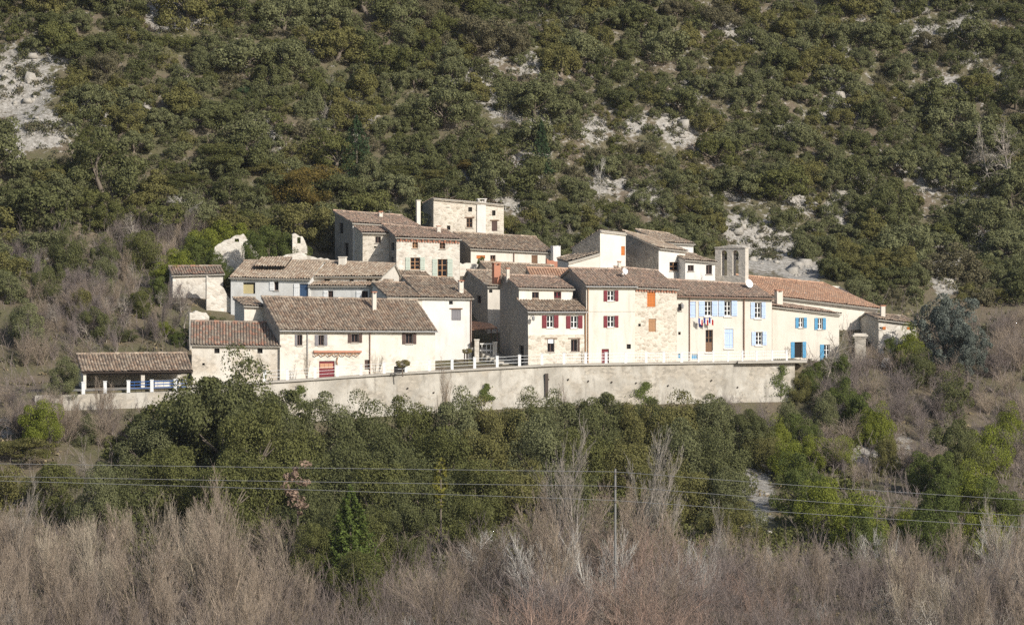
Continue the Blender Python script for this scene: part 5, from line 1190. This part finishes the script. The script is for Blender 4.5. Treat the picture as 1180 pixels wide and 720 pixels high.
BN = {'pink': 'pinkish grey bare coppice', 'straw': 'straw coloured bare coppice', 'grey': 'grey bare spreading tree', 'red': 'reddish bare shrub', 'poplar': 'tall bare poplar', 'mauve': 'mauve grey bare tree', 'mauve_shrub': 'mauve grey bare shrub', 'pale': 'pale stemmed bare coppice', 'mauve_up': 'mauve brown bare coppice', 'white': 'pale white barked bare tree', 'pinkshrub': 'pinkish bare shrub'}
labels = []
def bare(px, top, d, k, phrase, group=None, wide=1.0, z=None):
    x = (px - 590) / F * d; z = ground(x, d) if z is None else z; h = max(1.5, (HZ - top) / F * d - z); me = rnd.choice(BARE[k]); s_ = h / (10.4 if k == 'poplar' else 9.1)
    o = tree_thing('bare_shrub' if 'shrub' in k else 'bare_tree', me, x, d, z, (s_ * wide, s_ * wide, s_), rnd.uniform(0, 6.28), None, 'shrub' if 'shrub' in k or k == 'red' else 'tree', group)
    labels.append((o, phrase, px)); return o
G2 = 'bare trees of the valley thicket'
XB = [(130, 'far left'), (260, 'left of the withered tree'), (420, 'near the cypress'), (560, 'left of the pole'), (700, 'near the pole'), (820, 'right of the pole'), (950, 'under the earth slip'), (1070, 'under the brown bank'), (3000, 'at the right edge')]
g_ = random.Random(77)
top_line = [(0, 572), (60, 585), (130, 578), (200, 566), (260, 560), (330, 580), (362, 640), (410, 668), (450, 650), (478, 606), (500, 594), (560, 612), (600, 560), (640, 540), (690, 580), (740, 540), (800, 590), (860, 602), (930, 606), (1000, 612), (1060, 600), (1130, 590), (1180, 585)]
for depth, dy, n in ((247, -6, 26), (238, 0, 30), (230, 22, 30), (222, 48, 28), (214, 76, 26), (207, 100, 24)):
    for i in range(n):
        px = -40 + (i + g_.uniform(.1, .9)) * 1260 / n; d = depth + g_.uniform(-3.5, 3.5); top = interp(px, top_line) + dy + 8 + g_.uniform(-6, 14) + 26 * noise.noise((px * .017, dy * .3, 2))
        if 345 < px < 465 and dy < 40: continue
        if dy > 40 and px > 980 and g_.random() < .3: top -= 40
        t = g_.random(); nn = noise.noise((px * .006, dy * .02, 4))
        if px < 420: k = 'straw' if t < .34 and dy < 40 else ('pink' if t < .8 else ('pinkshrub' if t < .92 else 'grey'))
        elif px < 620: k = 'pink' if t < .36 else ('pale' if t < .6 and dy > 20 else ('grey' if t < .7 else 'pinkshrub'))
        elif px < 960: k = 'red' if t < .46 + nn * .4 and dy > 10 else ('pink' if t < .58 else ('mauve_shrub' if t < .74 else ('pinkshrub' if t < .9 else 'pale')))
        else: k = 'pale' if t < .1 else 'pink' if t < .42 else ('grey' if t < .62 else ('mauve_shrub' if t < .8 else 'straw'))
        rowname = {-6: 'farthest', 0: 'rear', 22: 'second', 48: 'middle', 76: 'front', 100: 'nearest'}[dy]
        bare(px, top, d, k, f'{BN[k]} in the {rowname} row {next(n_ for x_, n_ in XB if px < x_)}', G2, wide=1.15)
for px, top, d, k, ph, w in [
 (640, 492, 244, 'poplar', 'tall bare poplar left of the white pole', 1.1), (668, 515, 242, 'poplar', 'slender bare poplar beside the tall one', 1.0), (738, 498, 244, 'poplar', 'tall bare poplar right of the white pole', 1.2), (764, 520, 243, 'poplar', 'bare poplar at the right of the pole pair', 1.1),
 (545, 566, 243, 'white', 'thin white barked tree against the dark oaks', .8), (575, 568, 243, 'white', 'slim white barked tree right of the thinner one', .6), (18, 552, 240, 'poplar', 'bare poplar at the left photo edge', 1.0), (834, 578, 240, 'poplar', 'slender bare poplar under the earth slip', .8), (104, 500, 268, 'grey', 'grey bare tree reaching past the left wires', .9), (112, 520, 262, 'white', 'white bare snag in the left oaks', .8),
 (1100, 640, 206, 'grey', 'twisted pale trunked tree at the lower right', 1.3), (1060, 655, 209, 'grey', 'grey bare tree left of the twisted trunk', 1.1), (1145, 650, 208, 'grey', 'grey bare tree right of the twisted trunk', 1.1), (15, 650, 208, 'grey', 'gnarled grey trunk at the lower left corner', 1.0), (1155, 575, 236, 'poplar', 'bare poplar at the lower right', 1.0),
 (214, 198, 331, 'white', 'white fan shaped bare tree at the forest edge', 1.2), (455, 216, 335, 'white', 'pale bare tree behind the upper left roof', 1.2), (288, 110, 352, 'white', 'pale dead tree high above the ruined gable', .8), (286, 165, 345, 'poplar', 'bare whitish sapling above the ruins', .6), (690, 150, 350, 'white', 'dead white trunk in the mid slope wood', .4), (1165, 92, 365, 'grey', 'bleached bare tree high at the right edge', .8), (1140, 97, 366, 'grey', 'bleached snag left of the right edge tree', .6), (160, 215, 326, 'grey', 'grey bare tree left of the white fan', 1.1),
 (952, 343, 306.5, 'grey', 'bare fig-like tree in front of the blue shuttered house', 1.1), (353, 403, 291, 'straw', 'small bare climber beside the red garage door', .5), (432, 402, 291.5, 'straw', 'small bare trained tree right of the drainpipe', .5), (671, 398, 299, 'straw', 'small bare shrub at the corner of burgundy door house', .5), (300, 390, 288.5, 'grey', 'leafless climber on the low barn wall', .6), (906, 384, 309, 'mauve', 'dark bare tree left of the open blue doors', .8), (716, 285, 316, 'grey', 'bare tree behind the cottage roof', .7),
 (812, 285, 318.2, 'grey', 'bare tree in front of the small white wing', .5), (845, 440, 297, 'mauve_shrub', 'mauve bare shrub against the right part of the wall', .9), (880, 446, 297, 'mauve_shrub', 'mauve bare shrub near the wall end', .9), (505, 422, 287.5, 'pink', 'thin bare saplings rising before the retaining wall', .6), (648, 435, 292, 'pink', 'thin bare sapling against the wall drain', .5), (760, 440, 294, 'pinkshrub', 'thin bare shrub at the wall foot right of the drain', .6)]:
    bare(px, top, d, k, ph, wide=w)
G3 = 'bare trees of the left bank'
g_ = random.Random(5)
def bank(n, boxes, ks, where, grp, dy=60):
    for _ in range(n):
        x0, x1, y0, y1 = boxes; px = g_.uniform(x0, x1); py = g_.uniform(y0, y1); d = None
        for q in np.arange(240, 360, .7):
            x = (px - 590) / F * q; zz = (HZ - py) / F * q
            if ground(x, q) > zz: d = q; break
        if d is None: continue
        x = (px - 590) / F * d
        if in_house(x, d, 1.5) or (d - ywall(x) < 6.5 and d > ywall(x) - 1 and WX0 < x < WX1): continue
        k = g_.choice(ks); v = ['highest', 'high', 'midway', 'low', 'lowest'][min(4, int((py - y0) / (y1 - y0) * 5))]
        bare(px, py - dy * g_.uniform(.6, 1.25), d, k, f'{BN[k]} {v} {where}', grp, wide=g_.uniform(.85, 1.2))
bank(76, (22, 150, 300, 425), ['mauve_up', 'mauve_shrub', 'mauve_shrub', 'mauve', 'pinkshrub', 'grey'], 'on the bank left of the wash house', G3, 40)
bank(54, (120, 215, 270, 405), ['mauve_up', 'mauve_shrub', 'pink', 'grey', 'mauve_up'], 'on the bank behind the wash house', G3, 40)
bank(26, (150, 262, 240, 300), ['mauve', 'mauve_shrub', 'pinkshrub'], 'beside the ruins', G3, 30)
bank(48, (-20, 130, 455, 520), ['mauve_shrub', 'pinkshrub', 'mauve', 'pink'], 'below the left wall end', G3, 45)
bank(125, (930, 1190, 415, 560), ['mauve', 'mauve_shrub', 'pinkshrub', 'mauve_shrub'], 'on the right bank', 'bare shrubs of the right bank', 42)
bank(26, (1085, 1190, 375, 440), ['mauve_shrub', 'pinkshrub', 'mauve'], 'right of the cedar', 'bare shrubs of the right bank', 36)
bank(26, (760, 905, 450, 478), ['mauve_shrub', 'pinkshrub', 'mauve_shrub'], 'at the foot of the wall', 'bare shrubs at the wall foot', 30)
bank(30, (90, 1150, 15, 225), ['grey', 'white', 'grey', 'mauve'], 'among the hillside oaks', 'bare trees among the hillside oaks', 36)
bank(14, (575, 690, 252, 290), ['mauve', 'grey'], 'behind the long brown roof', 'bare trees behind the village', 34)
label_rows(labels)

# ---- undergrowth: twigs and dry grass, uncountable
def twig_mass(n, xr, yr, hr, seed, cond):
    g = random.Random(seed); segs = []
    while n > 0:
        n -= 1; y = g.uniform(*yr); x = g.uniform(*xr)
        if not cond(x, y): continue
        z = ground(x, y); p = Vector((x, y, z - .1)); h = g.uniform(*hr); d = Vector((g.gauss(0, .3), g.gauss(0, .3), 1)).normalized(); q = p
        for i in range(3):
            d = (d + Vector((g.gauss(0, .16), g.gauss(0, .16), .05))).normalized(); e = q + d * h / 3; segs.append((tuple(q), tuple(e), .02 - .004 * i, .016 - .004 * i))
            for _ in range(2 if i else 1):
                b_ = (d + Vector((g.gauss(0, .35), g.gauss(0, .35), g.gauss(.2, .2)))).normalized(); segs.append((tuple(q.lerp(e, g.random())), tuple(q.lerp(e, .5) + b_ * h * .3), .012, .007))
            q = e
    return trunk_arrays(segs, 3)
V, Q = twig_mass(6500, (-42, 44), (200, 252), (1.5, 4.2), 8, lambda x, y: True); stuff_object('valley_undergrowth', V, Q, ['twig_dark'], 'tangle of pinkish grey twigs filling the valley floor thicket')
V, Q = twig_mass(9500, (-60, 62), (245, 330), (.7, 2.4), 9, lambda x, y: (topix(x, y, ground(x, y))[0] < 215 or topix(x, y, ground(x, y))[0] > 925) and not in_house(x, y, .6) and not (-.5 < y - ywall(x) < 6.5 and WX0 < x < WX1 + 1)); stuff_object('bank_brambles', V, Q, ['twig_mauve'], 'tangle of mauve grey brambles on the banks beside the village')
sp = scatter(4200, (-64, 66), (-75, 26), 51, lambda px, py, x, y: not (-.6 < y - ywall(x) < 7 and WX0 - 1 < x < WX1 + 1) and (px < 262 or px > 880 or y < ywall(x)), (.2, .55))
V, Q = tufts(sp, .12, 50, 7, .6); stuff_object('dry_grass', V, Q, ['dry_grass'], 'dry grass and low weeds on the slopes below the village')
sp = scatter(2600, (-38, 40), (-46, -2.5), 71, lambda px, py, x, y: 120 < px < 985 and not ((px - 868) / 26) ** 2 + ((py - 575) / 48) ** 2 < 1.2, (.35, 1.0))
V, Q = tufts(sp, .13, 130, 17, .9); stuff_object('understory', V, Q, ['oak_green'], 'low dark green understory beneath the oaks below the wall')
sp = scatter(900, (-62, 62), (-40, 30), 72, lambda px, py, x, y: (px < 205 or px > 930) and not (-1 < y - ywall(x) < 7 and WX0 - 1 < x < WX1 + 1), (.3, .9))
V, Q = tufts(sp, .13, 120, 18, .85); stuff_object('bank_scrub', V, Q, ['scrub_leaf'], 'low olive scrub on the banks left and right of the village')
sp = scatter(900, (-40, 60), (-60, 6), 61, lambda px, py, x, y: ((px - 868) / 26) ** 2 + ((py - 585) / 45) ** 2 < 1 or ((px - 1010) / 48) ** 2 + ((py - 515) / 26) ** 2 < .5 or ((px - 690) / 22) ** 2 + ((py - 600) / 20) ** 2 < 1, (.06, .3))
if sp: V, Q = rocks(sp, 5); stuff_object('earth_slip_stones', V, Q, ['limestone'], 'pale stones lying on the bare earth slips below the village')

# ------------------------------------------------------------------ power line
def power_line():
    d = 226; c = at(709, 540, d); z0 = ground(c.x, d); root = empty('utility_pole', (c.x, d, z0), 'slim pale concrete pole carrying the wires in the valley thicket', 'utility pole')
    mb = MB(); mb.tube([(c.x, d, z0 - .5), (c.x, d, c.z)], [.085, .07], 10); mb.build('shaft', 'pole_concrete', root)
    for py in (543.5, 560, 576.5):
        z = (HZ - py) / F * d; mb = MB(); mb.tube([(c.x, d - .1, z - .12), (c.x, d - .3, z - .1), (c.x, d - .3, z - .02)], [.03, .03, .06], 7); mb.build('insulator', 'insulator', root)
    for nm, pts in (('highest', [(-760, 524), (0, 533.5), (400, 542.8), (709, 543.3), (790, 550.5), (1180, 576), (1900, 608)]), ('middle', [(-760, 534), (0, 547.8), (400, 561), (709, 559.8), (790, 568), (1180, 594.6), (1900, 630)]), ('lowest', [(-760, 540), (0, 552.8), (400, 572), (709, 576.3), (790, 583), (1180, 607.5), (1900, 645)])):
        xs = np.linspace(-760, 1900, 90); P_ = []
        pol = np.polyfit([p[0] for p in pts if p[0] <= 709], [p[1] for p in pts if p[0] <= 709], 2); pol2 = np.polyfit([p[0] for p in pts if p[0] >= 709], [p[1] for p in pts if p[0] >= 709], 2)
        off1 = dict(pts)[709] - np.polyval(pol, 709); off2 = dict(pts)[709] - np.polyval(pol2, 709)
        for x in sorted(list(xs) + [709]): P_.append(at(x, np.polyval(pol, x) + off1 if x <= 709 else np.polyval(pol2, x) + off2, d - .3))
        mb = MB(); mb.tube(P_, .016, 5); o = mb.build('power_cable', 'wire_metal', origin=P_[45]); tag(o, f'{nm} of the three pale wires crossing the valley', 'cable', 'wires on the concrete pole')
power_line()

mb = MB(); mb.box((-270, -60, -31), (540, 0, 0), (0, 620, 0), (0, 0, 190))
hz = mb.build('haze', 'haze_air'); tag(hz, 'thin pale haze in the valley air', None, None, 'stuff')
# ------------------------------------------------------------------ light, sky, camera
SUN_AZ, SUN_EL = 43, 31          # degrees to the right of the camera's back, and above the horizon
a, e = math.radians(SUN_AZ), math.radians(SUN_EL)
sd = Vector((math.sin(a) * math.cos(e), -math.cos(a) * math.cos(e), math.sin(e)))
sun = bpy.data.lights.new('sun', 'SUN'); sun.energy = 4.2; sun.angle = math.radians(.53); sun.color = (1, .955, .885)
so = bpy.data.objects.new('sun', sun); COL.objects.link(so); so.rotation_euler = sd.to_track_quat('Z', 'Y').to_euler(); so.location = (60, 200, 60)
w = bpy.data.worlds.new('World'); scene.world = w; w.use_nodes = True; nt = w.node_tree
sky = nt.nodes.new('ShaderNodeTexSky'); sky.sky_type = 'NISHITA'; sky.sun_disc = False; sky.sun_elevation = e; sky.sun_rotation = math.atan2(sd.x, sd.y)
sky.air_density = 1.0; sky.dust_density = 1.5
nt.links.new(sky.outputs[0], nt.nodes['Background'].inputs[0]); nt.nodes['Background'].inputs[1].default_value = .10
cam = bpy.data.cameras.new('camera'); co = bpy.data.objects.new('camera', cam); COL.objects.link(co); scene.camera = co
co.rotation_euler = (math.radians(90), 0, 0); cam.sensor_width = 36; cam.lens = F / 1180 * 36; cam.shift_y = -(360 - HZ) / 1180
cam.clip_start = 1; cam.clip_end = 2000
scene.view_settings.view_transform = 'Standard'; scene.view_settings.look = 'None'; scene.view_settings.gamma = 1; scene.view_settings.exposure = .36
scene.cycles.max_bounces = 5; scene.cycles.diffuse_bounces = 3; scene.cycles.transparent_max_bounces = 4; scene.cycles.use_denoising = False
